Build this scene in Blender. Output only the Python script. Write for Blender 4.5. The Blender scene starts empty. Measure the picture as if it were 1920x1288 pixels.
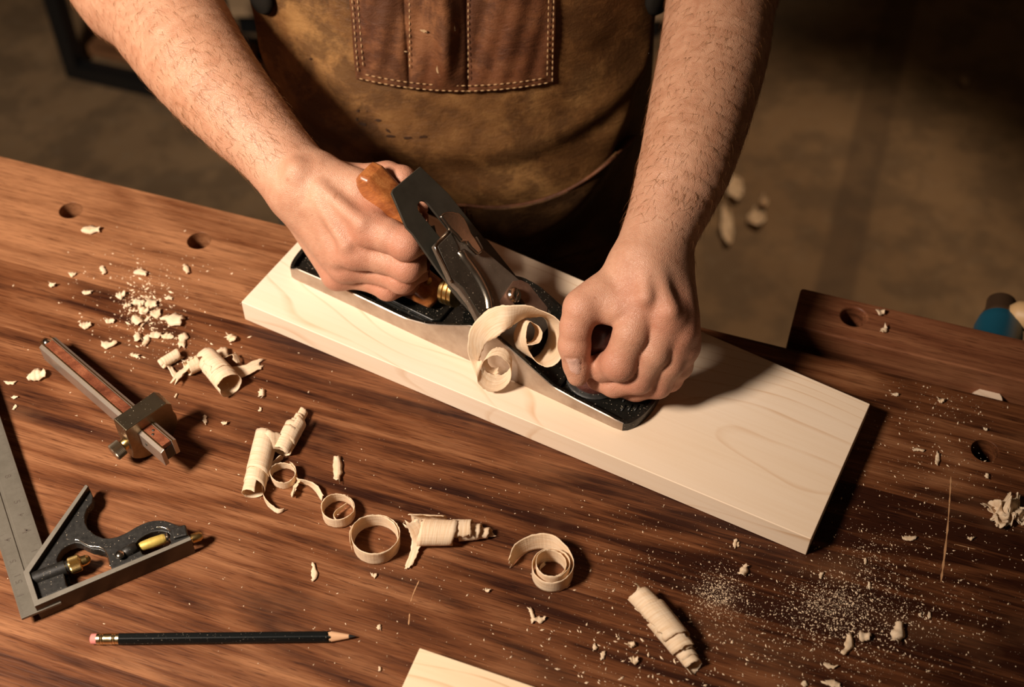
import bpy, bmesh, math, random
import numpy as np
from mathutils import Vector, Matrix
from mathutils.bvhtree import BVHTree
random.seed(7); RS = np.random.RandomState(11)
sc = bpy.context.scene
COL = sc.collection
V = lambda *a: np.array(a, float)
BZ = 0.9                                   # bench top height

# ------------------------------------------------------------------ camera
FPX, PITCH, ROLL, CH = 2444.065, .853803, .0086896, .754178
CAM = V(0, 0, BZ + CH)
_c, _s = math.cos(PITCH), math.sin(PITCH)
_R0, FW, _U0 = V(1, 0, 0), V(0, _c, -_s), V(0, _s, _c)
RT = math.cos(ROLL) * _R0 + math.sin(ROLL) * _U0
UP = -math.sin(ROLL) * _R0 + math.cos(ROLL) * _U0
def ray(px, py): return FW + RT * (px - 960) / FPX - UP * (py - 644) / FPX
def U(px, py, z=0.0):
    """point of the place at height z above the bench top seen at a photo pixel"""
    d = ray(px, py); return CAM + d * ((z - CH) / d[2])
def hit(px, py, o, n):
    d = ray(px, py); return CAM + d * (np.dot(o - CAM, n) / np.dot(d, n))
def depth(P): return float(np.dot(P - CAM, FW))
def SP(px, py, z, rpx):
    P = U(px, py, z); return P, rpx * depth(P) / FPX
cd = bpy.data.cameras.new('camera'); cam = bpy.data.objects.new('camera', cd); COL.objects.link(cam)
M = Matrix(((RT[0], UP[0], -FW[0]), (RT[1], UP[1], -FW[1]), (RT[2], UP[2], -FW[2]))).to_4x4()
M.translation = Vector(CAM); cam.matrix_world = M
cd.sensor_width = 36; cd.lens = FPX / 1920 * 36; cd.clip_start = .02
cd.dof.use_dof = True; cd.dof.focus_distance = .90; cd.dof.aperture_fstop = 5.4
sc.camera = cam

# ------------------------------------------------------------------ object helpers
def tag(o, label=None, cat=None, group=None, kind=None):
    if label: o['label'] = label
    if cat: o['category'] = cat
    if group: o['group'] = group
    if kind: o['kind'] = kind
    return o
def empty(name, loc, label, cat, group=None, rotz=0.0):
    o = bpy.data.objects.new(name, None); COL.objects.link(o)
    o.location = Vector(loc); o.rotation_euler = (0, 0, rotz); o.empty_display_size = .02
    return tag(o, label, cat, group)
def mk(name, verts, faces, mats, parent=None, smooth=True, fm=None, loc=None, uv=None, sharp=None, local=False):
    """mesh from world-space verts (local=True: already in the parent's frame)"""
    verts = np.asarray(verts, float)
    if parent is not None and not local:
        up = []; q = parent
        while q is not None: up.append(q); q = q.parent
        for q in up[::-1]:
            c, s = math.cos(-q.rotation_euler.z), math.sin(-q.rotation_euler.z)
            v = verts - np.array(q.location)
            verts = np.stack([v[:, 0] * c - v[:, 1] * s, v[:, 0] * s + v[:, 1] * c, v[:, 2]], 1)
    elif loc is not None:
        verts = verts - np.array(loc)
    me = bpy.data.meshes.new(name)
    me.from_pydata(verts.tolist(), [], [list(map(int, f)) for f in faces])
    o = bpy.data.objects.new(name, me); COL.objects.link(o)
    if not isinstance(mats, (list, tuple)): mats = [mats]
    for m in mats: me.materials.append(m)
    if fm is not None: me.polygons.foreach_set('material_index', list(map(int, fm)))
    me.polygons.foreach_set('use_smooth', [bool(smooth)] * len(me.polygons))
    if uv is not None:
        l = me.uv_layers.new(name='UVMap'); idx = np.zeros(len(me.loops), int); me.loops.foreach_get('vertex_index', idx)
        l.data.foreach_set('uv', np.asarray(uv, float)[idx].ravel())
    if sharp is not None: me.set_sharp_from_angle(angle=math.radians(sharp))
    if parent is not None: o.parent = parent
    elif loc is not None: o.location = Vector(loc)
    me.update(); return o
def bevel(o, w, seg=2, ang=35):
    b = o.modifiers.new('bevel', 'BEVEL'); b.width = w; b.segments = seg; b.limit_method = 'ANGLE'; b.angle_limit = math.radians(ang)
    b.harden_normals = True
    for p in o.data.polygons: p.use_smooth = True
    return o
def bake(o):
    dg = bpy.context.evaluated_depsgraph_get(); dg.update()
    me = bpy.data.meshes.new_from_object(o.evaluated_get(dg)); o.modifiers.clear(); old = o.data; o.data = me; bpy.data.meshes.remove(old); return o
def cut(o, cutters):
    for c in cutters:
        m = o.modifiers.new('b', 'BOOLEAN'); m.operation = 'DIFFERENCE'; m.solver = 'EXACT'; m.object = c
    bpy.context.view_layer.update(); bake(o)
    for c in cutters:
        d = c.data; bpy.data.objects.remove(c); bpy.data.meshes.remove(d)
    return o
class MB:
    """collects simple solids into one mesh"""
    def __init__(s): s.v = []; s.f = []; s.m = []; s.n = 0
    def add(s, v, f, m=0):
        s.v += [np.array(x, float) for x in v]; s.f += [[i + s.n for i in q] for q in f]; s.m += [m] * len(f); s.n += len(v); return s
    def prism(s, poly, vec, m=0):
        poly = [np.array(p, float) for p in poly]; n = len(poly); vec = np.array(vec, float)
        nor = sum(np.cross(poly[i] - poly[0], poly[(i + 1) % n] - poly[0]) for i in range(n))
        if np.dot(nor, vec) > 0: poly = poly[::-1]
        v = poly + [p + vec for p in poly]
        return s.add(v, [list(range(n)), list(range(2 * n - 1, n - 1, -1))] + [[i, i + n, (i + 1) % n + n, (i + 1) % n] for i in range(n)], m)
    def box(s, c, x, y, z, m=0):
        c, x, y, z = (np.array(q, float) for q in (c, x, y, z))
        return s.prism([c - x - y - z, c + x - y - z, c + x + y - z, c - x + y - z], 2 * z, m)
    def cyl(s, a, b, ra, rb=None, n=24, m=0, cap=True):
        rb = ra if rb is None else rb
        return s.lathe(a, np.array(b, float) - np.array(a, float), [(0, ra), (1, rb)], n, m, cap)
    def lathe(s, a, ax, prof, n=24, m=0, cap=True):
        """prof: (fraction along ax, radius)"""
        a = np.array(a, float); ax = np.array(ax, float); d = ax / np.linalg.norm(ax)
        e = np.cross(d, V(0, 0, 1)) if abs(d[2]) < .9 else np.cross(d, V(1, 0, 0)); e /= np.linalg.norm(e); g = np.cross(d, e)
        v = []; f = []
        for t, r in prof:
            for k in range(n):
                q = 2 * math.pi * k / n; v.append(a + ax * t + r * (math.cos(q) * e + math.sin(q) * g))
        for i in range(len(prof) - 1):
            for k in range(n): f.append([i * n + k, i * n + (k + 1) % n, (i + 1) * n + (k + 1) % n, (i + 1) * n + k])
        if cap: f.append(list(range(n))[::-1]); f.append([(len(prof) - 1) * n + k for k in range(n)])
        return s.add(v, f, m)
    def tube(s, pts, r, n=8, m=0):
        pts = [np.array(p, float) for p in pts]; rr = r if hasattr(r, '__len__') else [r] * len(pts)
        v = []; f = []; e = None
        for i, p in enumerate(pts):
            t = pts[min(i + 1, len(pts) - 1)] - pts[max(i - 1, 0)]; t /= np.linalg.norm(t) + 1e-12
            if e is None: e = np.cross(t, V(0.1, .2, 1)); 
            e = e - t * np.dot(e, t); e /= np.linalg.norm(e); g = np.cross(t, e)
            for k in range(n): q = 2 * math.pi * k / n; v.append(p + rr[i] * (math.cos(q) * e + math.sin(q) * g))
        for i in range(len(pts) - 1):
            for k in range(n): f.append([i * n + k, i * n + (k + 1) % n, (i + 1) * n + (k + 1) % n, (i + 1) * n + k])
        f.append(list(range(n))[::-1]); f.append([(len(pts) - 1) * n + k for k in range(n)])
        return s.add(v, f, m)
    def build(s, name, mats, parent=None, **k):
        return mk(name, s.v, s.f, mats, parent, fm=s.m, **k)
def spline(P, n):
    """Catmull-Rom through rows of P, n samples per span"""
    P = np.asarray(P, float); out = []
    for i in range(len(P) - 1):
        p0, p1, p2, p3 = P[max(i - 1, 0)], P[i], P[i + 1], P[min(i + 2, len(P) - 1)]
        for k in range(n):
            t = k / n; out.append(.5 * (2 * p1 + (p2 - p0) * t + (2 * p0 - 5 * p1 + 4 * p2 - p3) * t * t + (3 * p1 - p0 - 3 * p2 + p3) * t ** 3))
    out.append(P[-1]); return np.array(out)

# ------------------------------------------------------------------ implicit surface mesher
def sdf_mesh(f, lo, hi, h):
    L = 16; S = h * L; lo = np.array(lo, float); hi = np.array(hi, float)
    n = np.ceil((hi - lo) / S).astype(int)
    g = np.stack(np.meshgrid(*[np.arange(k) for k in n], indexing='ij'), -1).reshape(-1, 3) * L
    def ev(P):
        out = np.empty(len(P))
        for i in range(0, len(P), 150000): out[i:i + 150000] = f(P[i:i + 150000])
        return out
    size = L
    while True:
        c = lo + (g + size / 2) * h; d = ev(c); g = g[np.abs(d) < size * h * .9 + h]
        if size == 1: break
        size //= 2
        o = np.array([[i, j, k] for i in (0, 1) for j in (0, 1) for k in (0, 1)]) * size
        g = (g[:, None, :] + o[None]).reshape(-1, 3)
    OFF = np.array([[i, j, k] for i in (0, 1) for j in (0, 1) for k in (0, 1)])
    g = g + 2
    key = lambda a: a[..., 0] + (a[..., 1] << 20) + (a[..., 2] << 40)
    ck = key((g[:, None, :] + OFF[None]).astype(np.int64)); uk, inv = np.unique(ck.ravel(), return_inverse=True); inv = inv.reshape(ck.shape)
    ui = np.stack([uk & 0xFFFFF, (uk >> 20) & 0xFFFFF, uk >> 40], 1); D = ev(lo + (ui - 2) * h)
    cd_ = D[inv]; ins = cd_ < 0; act = ins.any(1) & ~ins.all(1); g = g[act]; cd_ = cd_[act]
    E = [(a, b) for a in range(8) for b in range(a + 1, 8) if np.abs(OFF[a] - OFF[b]).sum() == 1]
    acc = np.zeros((len(g), 3)); cnt = np.zeros(len(g))
    for a, b in E:
        da, db = cd_[:, a], cd_[:, b]; m = (da < 0) != (db < 0); t = np.where(m, da / np.where(m, da - db, 1), 0)
        acc += m[:, None] * (OFF[a] + t[:, None] * (OFF[b] - OFF[a])); cnt += m
    P = lo + (g - 2 + acc / cnt[:, None]) * h
    gk = key(g.astype(np.int64)); order = np.argsort(gk); sk = gk[order]; faces = []
    def find(a):
        k = key(a.astype(np.int64)); i = np.clip(np.searchsorted(sk, k), 0, len(sk) - 1); ok = sk[i] == k; return np.where(ok, order[i], -1)
    for ax in range(3):
        b = 1 << (2 - ax); s0 = cd_[:, 0] < 0; s1 = cd_[:, b] < 0; m = s0 != s1; c = g[m]; fl = s0[m]
        e1 = np.eye(3, dtype=int)[(ax + 1) % 3]; e2 = np.eye(3, dtype=int)[(ax + 2) % 3]
        q = np.stack([find(c), find(c - e1), find(c - e1 - e2), find(c - e2)], 1); ok = (q >= 0).all(1); q = q[ok]; fl = fl[ok]
        q[~fl] = q[~fl][:, ::-1]; faces.append(q)
    return P, np.concatenate(faces)
def capsule(P, a, b, ra, rb):
    ba = b - a; t = np.clip((P - a) @ ba / (ba @ ba + 1e-12), 0, 1); return np.linalg.norm(P - a - t[:, None] * ba, axis=1) - (ra + t * (rb - ra))
def smin(a, b, k):
    h = np.clip(.5 + .5 * (b - a) / k, 0, 1); return b * (1 - h) + a * h - k * h * (1 - h)
def chain(P, pts, k=.003):
    d = None
    for (a, ra), (b, rb) in zip(pts[:-1], pts[1:]):
        q = capsule(P, a, b, ra, rb); d = q if d is None else smin(d, q, k)
    return d
def ellipsoid(P, c, r):
    q = (P - c) / r; k0 = np.linalg.norm(q, axis=1); k1 = np.linalg.norm(q / r, axis=1); return k0 * (k0 - 1) / (k1 + 1e-9)
def poly2d(p, poly):
    """signed distance to a polygon"""
    poly = np.asarray(poly, float); d = np.full(len(p), 1e9); s = np.ones(len(p)); n = len(poly)
    for i in range(n):
        a, b = poly[i], poly[i - 1]; e = b - a; w = p - a; t = np.clip(w @ e / (e @ e), 0, 1)
        d = np.minimum(d, ((w - t[:, None] * e) ** 2).sum(1))
        c1 = p[:, 1] >= a[1]; c2 = p[:, 1] < b[1]; c3 = e[0] * w[:, 1] > e[1] * w[:, 0]
        fl = (c1 & c2 & c3) | (~c1 & ~c2 & ~c3); s = np.where(fl, -s, s)
    return s * np.sqrt(d)

# ------------------------------------------------------------------ materials
class G:
    def __init__(s, name, rough=.5, metal=0.0, spec=.5):
        s.m = bpy.data.materials.new(name); s.m.use_nodes = True; s.t = s.m.node_tree; s.b = s.t.nodes['Principled BSDF']
        s.b.inputs['Roughness'].default_value = rough; s.b.inputs['Metallic'].default_value = metal; s.b.inputs['Specular IOR Level'].default_value = spec
    def n(s, ty, ins=None, **pr):
        x = s.t.nodes.new(ty)
        for k, v in pr.items(): setattr(x, k, v)
        for k, v in (ins or {}).items(): s.set(x.inputs[k], v)
        return x
    def set(s, i, v):
        if isinstance(v, bpy.types.NodeSocket): s.t.links.new(v, i)
        elif isinstance(v, bpy.types.Node): s.t.links.new(v.outputs[0], i)
        else:
            if hasattr(v, '__len__') and len(v) == 3 and i.type == 'RGBA': v = (*v, 1)
            i.default_value = v
    def math(s, op, a, b=0.0, c=0.0, clamp=False):
        x = s.n('ShaderNodeMath', operation=op); x.use_clamp = clamp; s.set(x.inputs[0], a); s.set(x.inputs[1], b); s.set(x.inputs[2], c); return x.outputs[0]
    def coord(s, kind='Object', rot=(0, 0, 0), scale=(1, 1, 1)):
        c = s.n('ShaderNodeTexCoord').outputs[kind]
        r = s.n('ShaderNodeMapping', {'Vector': c, 'Rotation': rot}).outputs[0]
        return s.n('ShaderNodeMapping', {'Vector': r, 'Scale': scale}).outputs[0]
    def sc(s, v, scale): return s.n('ShaderNodeMapping', {'Vector': v, 'Scale': scale}).outputs[0]
    def noise(s, v, scale, detail=3, rough=.5, dist=0.0): return s.n('ShaderNodeTexNoise', {'Vector': v, 'Scale': scale, 'Detail': detail, 'Roughness': rough, 'Distortion': dist}).outputs[0]
    def ramp(s, v, stops, interp='LINEAR'):
        r = s.n('ShaderNodeValToRGB', {'Fac': v}); e = r.color_ramp; e.interpolation = interp
        while len(e.elements) < len(stops): e.elements.new(.5)
        for q, (p, c) in zip(e.elements, stops):
            q.position = p; q.color = (*c, 1) if hasattr(c, '__len__') else (c, c, c, 1)
        return r.outputs[0]
    def mix(s, f, a, b, mode='MIX'):
        x = s.n('ShaderNodeMix', data_type='RGBA', blend_type=mode); s.set(x.inputs[0], f); s.set(x.inputs[6], a); s.set(x.inputs[7], b); return x.outputs[2]
    def out(s, color=None, rough=None, bump=None, bs=.3, bd=.001, **k):
        if color is not None: s.set(s.b.inputs['Base Color'], color)
        if rough is not None: s.set(s.b.inputs['Roughness'], rough)
        if bump is not None: s.set(s.b.inputs['Normal'], s.n('ShaderNodeBump', {'Height': bump, 'Strength': bs, 'Distance': bd}).outputs[0])
        for a, v in k.items(): s.set(s.b.inputs[a.replace('_', ' ')], v)
        return s.m
def plain(name, c, rough=.5, metal=0., spec=.5, **k):
    return G(name, rough, metal, spec).out(c, **k)
def walnut(name, rot, dark=(.026, .0065, .0025), mid=(.130, .044, .016), light=(.32, .142, .064), plank=.145, off=0., bias=-1.41):
    g = G(name, .46, spec=.22); v = g.coord('Object', (0, 0, -rot)); xyz = g.n('ShaderNodeSeparateXYZ', {'Vector': v})
    st = g.math('FLOOR', g.math('DIVIDE', g.math('ADD', xyz.outputs[1], off), plank))
    rnd = g.n('ShaderNodeTexWhiteNoise', {'W': st}, noise_dimensions='1D').outputs[0]
    vv = g.n('ShaderNodeVectorMath', {0: v, 1: g.n('ShaderNodeCombineXYZ', {0: g.math('MULTIPLY', rnd, 7.0), 1: 0.0, 2: g.math('MULTIPLY', rnd, 3.0)}).outputs[0]}, operation='ADD').outputs[0]
    big = g.noise(g.sc(vv, (2.4, 17, 17)), 1, 4, .6, .6)
    a = g.noise(g.sc(vv, (4.2, 88, 88)), 1, 6, .66, .5)
    b = g.noise(g.sc(vv, (8, 210, 210)), 1, 4, .65, .3)
    warp = g.noise(g.sc(vv, (2.2, 7, 7)), 1, 2, .5, .3)
    rings = g.math('MULTIPLY_ADD', g.math('SINE', g.math('ADD', g.math('MULTIPLY', xyz.outputs[1], 120.), g.math('MULTIPLY', warp, 55.))), .5, .5)
    fine = g.noise(g.sc(vv, (30, 800, 800)), 1, 3, .6)
    pn = g.noise(g.sc(vv, (55, 1100, 1100)), 1, 2, .5)
    f = g.math('ADD', g.math('MULTIPLY', rings, .10), g.math('ADD', g.math('MULTIPLY', a, .60), g.math('ADD', g.math('MULTIPLY', b, .35), g.math('MULTIPLY', big, .46))))
    f = g.math('MULTIPLY_ADD', g.math('ADD', f, g.math('MULTIPLY', rnd, .14)), 2.15, g.math('MULTIPLY_ADD', xyz.outputs[0], -.52, bias))  # tone darkens along x: the lamp's falloff is put into the wood colour
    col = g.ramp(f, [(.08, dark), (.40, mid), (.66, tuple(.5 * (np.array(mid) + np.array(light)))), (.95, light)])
    col = g.mix(g.ramp(pn, [(.32, .75), (.42, 0.)]), col, g.mix(1., col, (.30, .22, .20), 'MULTIPLY'))
    col = g.mix(g.ramp(fine, [(.35, .35), (.5, 0.)]), col, dark)
    blot = g.noise(g.sc(v, (9, 18, 18)), 1, 4, .6)
    col = g.mix(g.ramp(blot, [(.52, 0.), (.78, .35)]), col, light)
    return g.out(col, g.ramp(a, [(.3, .5), (.7, .38)]), g.math('ADD', fine, g.math('ADD', pn, g.math('MULTIPLY', a, .6))), .25, .0006)
def maple(name, rot, base=(.76, .61, .47), line=(.50, .27, .12), dense=1.):
    g = G(name, .5, spec=.25); v = g.coord('Object', (0, 0, -rot))
    w = g.noise(g.sc(v, (2.6, 9, 9)), 1, 2, .4, .3); xyz = g.n('ShaderNodeSeparateXYZ', {'Vector': v})
    ph = g.math('ADD', g.math('MULTIPLY', xyz.outputs[1], 60. * dense), g.math('MULTIPLY', w, 16.))
    fr = g.math('FRACT', ph); ln = g.ramp(fr, [(.0, 0.), (.82, .05), (.95, 1.), (1., 0.)])
    br = g.noise(g.sc(v, (20, 60, 60)), 1, 2); ln = g.math('MULTIPLY', ln, g.ramp(br, [(.35, .12), (.7, .6)]))
    st = g.noise(g.sc(v, (8, 260, 260)), 1, 3, .6); big = g.noise(g.sc(v, (5, 14, 14)), 1, 2)
    col = g.mix(g.ramp(big, [(.35, 0.), (.75, .5)]), base, tuple(np.array(base) * (.93, .84, .7)))
    col = g.mix(g.ramp(st, [(.45, 0.), (.8, .22)]), col, tuple(np.array(base) * (.8, .66, .5)))
    col = g.mix(ln, col, line)
    return g.out(col, None, st, .12, .0004)
BROT = math.atan2(U(1920, 761)[1] - U(0, 293)[1], U(1920, 761)[0] - U(0, 293)[0])
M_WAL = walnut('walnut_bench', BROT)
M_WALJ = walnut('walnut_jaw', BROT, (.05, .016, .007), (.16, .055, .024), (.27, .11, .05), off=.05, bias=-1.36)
M_SCR = plain('raw_scratch', (.42, .22, .1), .8)
def shaving_mat():
    g = G('maple_shaving', .6, spec=.2); uv = g.coord('UV')
    st = g.noise(g.sc(uv, (60, 900, 1)), 1, 3, .6); b = g.noise(g.sc(uv, (90, 130, 1)), 1, 3)
    cr = g.noise(g.sc(uv, (700, 40, 1)), 1, 2)
    col = g.mix(g.ramp(st, [(.42, 0.), (.72, .6)]), (.86, .71, .52), (.60, .39, .20))
    col = g.mix(g.ramp(b, [(.4, 0.), (.8, .35)]), col, (.80, .52, .26))
    g.b.inputs['Subsurface Weight'].default_value = 0.
    g.out(col, None, g.math('ADD', st, cr), .35, .0006)
    tr = g.n('ShaderNodeBsdfTranslucent', {'Color': (.9, .62, .32, 1)})
    mx = g.n('ShaderNodeMixShader', {0: .28, 1: g.b.outputs[0], 2: tr.outputs[0]})
    g.t.links.new(mx.outputs[0], g.t.nodes['Material Output'].inputs[0]); return g.m
M_SHAV = shaving_mat()
def metal(name, c, rough=.35, mott=.25, scale=60, dust=0., c2=None, mt=1.):
    g = G(name, rough, mt); v = g.coord('Object'); a = g.noise(v, scale, 4, .65); b = g.noise(v, scale * 9, 3, .6)
    col = g.mix(g.ramp(a, [(.35, 0.), (.7, 1.)]), c, c2 or tuple(np.array(c) * (1 - mott)))
    if dust:
        d = g.noise(v, 900, 2, .55); dm = g.ramp(d, [(.72 - dust * .1, 0.), (.75 - dust * .1, 1.)])
        col = g.mix(dm, col, (.55, .45, .33)); g.set(g.b.inputs['Metallic'], g.math('MULTIPLY', g.math('SUBTRACT', 1., dm), mt))
    return g.out(col, g.math('MULTIPLY_ADD', a, .25, rough - .1), b, .12, .0003)
M_STEEL = metal('ground_steel', (.46, .38, .31), .36, .2, 45, c2=(.33, .25, .19), mt=.75)
M_FRTOP = metal('bright_machined_edge', (.22, .195, .16), .42, .2, 90, c2=(.16, .14, .11), mt=.3)
M_FRSIDE = metal('dark_machined_face', (.07, .052, .034), .38, .2, 50, c2=(.045, .032, .02), mt=.6)  # darker tone for the side faces of the square's frame
M_IRON = metal('dark_tool_steel', (.055, .050, .038), .42, .3, 40, c2=(.034, .030, .022), mt=.4)
M_CAPM = metal('worn_lever_cap', (.20, .155, .118), .42, .3, 35, .1, c2=(.11, .082, .058), mt=.45)
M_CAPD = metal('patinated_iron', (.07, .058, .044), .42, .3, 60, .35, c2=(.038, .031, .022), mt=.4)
M_COPPER = metal('bronzed_iron', (.42, .25, .17), .45, .3, 80, c2=(.24, .13, .09), mt=.7)
M_CHROME = plain('nickel', (.62, .56, .48), .18, 1.)
M_BRASS = metal('brass', (.72, .50, .20), .28, .25, 70, c2=(.5, .32, .11))
M_JAPAN = metal('black_japanning', (.0045, .0045, .0035), .30, .1, 60, .35, c2=(.009, .008, .006), mt=0.)
M_CAST = metal('black_cast_iron', (.007, .006, .005), .46, .2, 300, .2, c2=(.016, .014, .011), mt=0.)
M_RULE = metal('satin_rule_steel', (.165, .145, .115), .42, .2, 50, c2=(.11, .095, .072), mt=.4)
M_ENGR = plain('engraving', (.07, .055, .04), .6)
M_BRONZE = metal('aged_brass_block', (.30, .24, .16), .33, .3, 60, .1, c2=(.19, .145, .09))
def rosewood(name, a, b, c):
    g = G(name, .32, spec=.5); v = g.coord('Object', (0, math.radians(40), 0)); s_ = g.noise(g.sc(v, (14, 90, 90)), 1, 5, .65, .4); s2 = g.noise(g.sc(v, (160, 1200, 1200)), 1, 2)
    return g.out(g.mix(g.ramp(s2, [(.4, .35), (.6, 0.)]), g.ramp(s_, [(.3, a), (.5, b), (.7, c)]), a), None, s2, .1, .0003)
M_TOTE = rosewood('oiled_tote_wood', (.16, .042, .012), (.36, .115, .03), (.52, .20, .06))
M_KNOB = rosewood('dark_knob_wood', (.03, .010, .008), (.07, .022, .016), (.13, .05, .035))
M_GAUGE = rosewood('gauge_rosewood', (.06, .016, .008), (.17, .052, .024), (.27, .095, .045))
M_FLOOR = None
def floor_mat():
    g = G('worn_concrete', .75, spec=.25); v = g.coord('Object'); a = g.noise(v, 1.6, 5, .6, .5); b = g.noise(v, 9, 5, .65); c = g.noise(v, 30, 3, .6)
    r = g.coord('Object', (0, 0, -BROT)); xyz = g.n('ShaderNodeSeparateXYZ', {'Vector': r})
    col = g.ramp(a, [(.3, (.15, .088, .042)), (.7, (.26, .165, .085))])
    col = g.mix(g.ramp(b, [(.42, .6), (.55, 0.)]), col, (.10, .065, .036)); col = g.mix(g.ramp(c, [(.55, 0.), (.75, .35)]), col, (.22, .16, .10))
    ln = g.ramp(g.math('ABSOLUTE', g.math('SUBTRACT', xyz.outputs[0], .05)), [(.0, 1.), (.028, 1.), (.04, 0.)])
    col = g.mix(g.math('MULTIPLY', ln, .45), col, (.05, .03, .018))
    return g.out(col, None, b, .3, .004)
def leather(name, a, b, c, seed=0.):
    g = G(name, .62, spec=.3); v = g.sc(g.coord('Object'), (1, 1, 1)); v = g.n('ShaderNodeVectorMath', {0: v, 1: (seed, seed, seed)}, operation='ADD').outputs[0]
    w = g.noise(v, 9, 5, .62, .6); m = g.noise(v, 32, 5, .68, .3); s_ = g.noise(v, 900, 3, .6); cr = g.noise(g.sc(v, (1, 1, 2.6)), 60, 4, .7, 1.5)
    col = g.ramp(w, [(.32, a), (.5, b), (.68, c)]); col = g.mix(g.ramp(m, [(.44, .65), (.56, 0.)]), col, a); col = g.mix(g.ramp(m, [(.60, 0.), (.8, .45)]), col, c)
    col = g.mix(g.ramp(cr, [(.62, 0.), (.78, .3)]), col, tuple(min(1, x * 1.5) for x in c))
    return g.out(col, g.ramp(w, [(.3, .5), (.7, .72)]), g.math('ADD', g.math('MULTIPLY', s_, .5), g.math('ADD', m, g.math('MULTIPLY', cr, 1.2))), .5, .0015)
M_LEA = leather('waxed_tan_leather', (.048, .018, .004), (.135, .058, .016), (.27, .135, .043))
M_LEAP = leather('brown_pocket_leather', (.040, .012, .004), (.115, .038, .013), (.21, .085, .032), 3.1)
M_LEAD = leather('shaded_pocket_leather', (.045, .019, .006), (.11, .050, .016), (.18, .088, .032), 5.)  # darker leather: shade below the lap pocket edge put into the colour
M_STITCH = plain('tan_thread', (.46, .28, .13), .8)
M_STAIN = plain('dark_glue_stain', (.035, .016, .008), .4)
M_CLOTH = plain('charcoal_cotton', (.010, .008, .006), .9, spec=.08)
M_TROUS = plain('dark_canvas', (.035, .028, .02), .9, spec=.1)
M_BOOT = plain('boot_leather', (.05, .025, .012), .5)
def skin_mat():
    g = G('skin', .47, spec=.4); v = g.coord('Object'); at = g.n('ShaderNodeAttribute', attribute_name='red').outputs['Fac']; nl = g.n('ShaderNodeAttribute', attribute_name='nail').outputs['Fac']
    a = g.noise(v, 40, 4, .6); b = g.noise(v, 260, 3, .6); w = g.n('ShaderNodeTexVoronoi', {'Vector': v, 'Scale': 900.}, feature='DISTANCE_TO_EDGE').outputs[0]; fine = g.noise(v, 1500, 2, .5)
    f = g.math('ADD', g.math('MULTIPLY', a, .5), g.math('MULTIPLY', b, .3))
    col = g.ramp(f, [(.25, (.56, .315, .205)), (.55, (.45, .215, .130))])
    tn_ = g.n('ShaderNodeAttribute', attribute_name='tan').outputs['Fac']; fr2 = g.noise(v, 75, 5, .7, .6)
    col = g.mix(g.math('MULTIPLY', tn_, .8), col, g.ramp(fr2, [(.35, (.36, .165, .090)), (.65, (.50, .27, .165))]))
    col = g.mix(g.math('MULTIPLY', at, .75), col, (.40, .125, .075))
    sp = g.noise(v, 190, 1, .3); col = g.mix(g.ramp(sp, [(.74, 0.), (.78, .4)]), col, (.30, .12, .06))
    col = g.mix(nl, col, (.60, .36, .28))
    g.set(g.b.inputs['Subsurface Weight'], .12); g.b.inputs['Subsurface Radius'].default_value = (1., .35, .2); g.b.inputs['Subsurface Scale'].default_value = .004
    wr = g.noise(g.sc(v, (1, 1, 1)), 150, 3, .6, 1.2)
    return g.out(col, g.mix(nl, (.47, .47, .47), (.25, .25, .25)), g.math('ADD', g.math('ADD', g.math('MULTIPLY', w, 1.2), g.math('MULTIPLY', fine, .25)), g.math('MULTIPLY', wr, 1.0)), .55, .0006)
M_SKIN = skin_mat()
M_HAIR = plain('ginger_arm_hair', (.25, .115, .045), .5)
M_HAIRH = plain('brown_head_hair', (.06, .03, .015), .6)

# ------------------------------------------------------------------ setting: floor
M_FLOOR = floor_mat()
fl = MB().box((0, 1.8, -.05), (4, 0, 0), (0, 3.2, 0), (0, 0, .05)).build('floor', M_FLOOR, smooth=False); tag(fl, kind='structure')
M_WALL = plain('brown_plaster_wall', (.16, .11, .07), .9)
for nm_, c_, x_, y_ in (('wall_back', (0, 5.05, 1.4), (4, 0, 0), (0, .05, 0)), ('wall_left', (-4.05, 1.8, 1.4), (.05, 0, 0), (0, 3.3, 0))):
    tag(MB().box(c_, x_, y_, (0, 0, 1.4)).build(nm_, M_WALL, smooth=False), kind='structure')

# ------------------------------------------------------------------ workbench
bx = V(math.cos(BROT), math.sin(BROT), 0); by = V(-math.sin(BROT), math.cos(BROT), 0)
b0 = U(0, 293)
bench = empty('workbench', (*(b0[:2] - by[:2] * .4 + bx[:2] * .5), 0), 'walnut workbench top with round dog holes under everything in the shot', 'workbench')
TH = .085
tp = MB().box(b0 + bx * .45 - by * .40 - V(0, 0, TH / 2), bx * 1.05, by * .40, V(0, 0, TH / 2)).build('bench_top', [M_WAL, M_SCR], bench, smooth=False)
cs = []
for px, py in [(133, 394), (373.5, 451), (1847, 845)]:
    c = U(px, py); cs.append(MB().cyl(c - V(0, 0, .2), c + V(0, 0, .05), .0098, n=40).build('c', M_WAL))
cut(tp, cs); bevel(tp, .0012, 2, 50)
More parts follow.
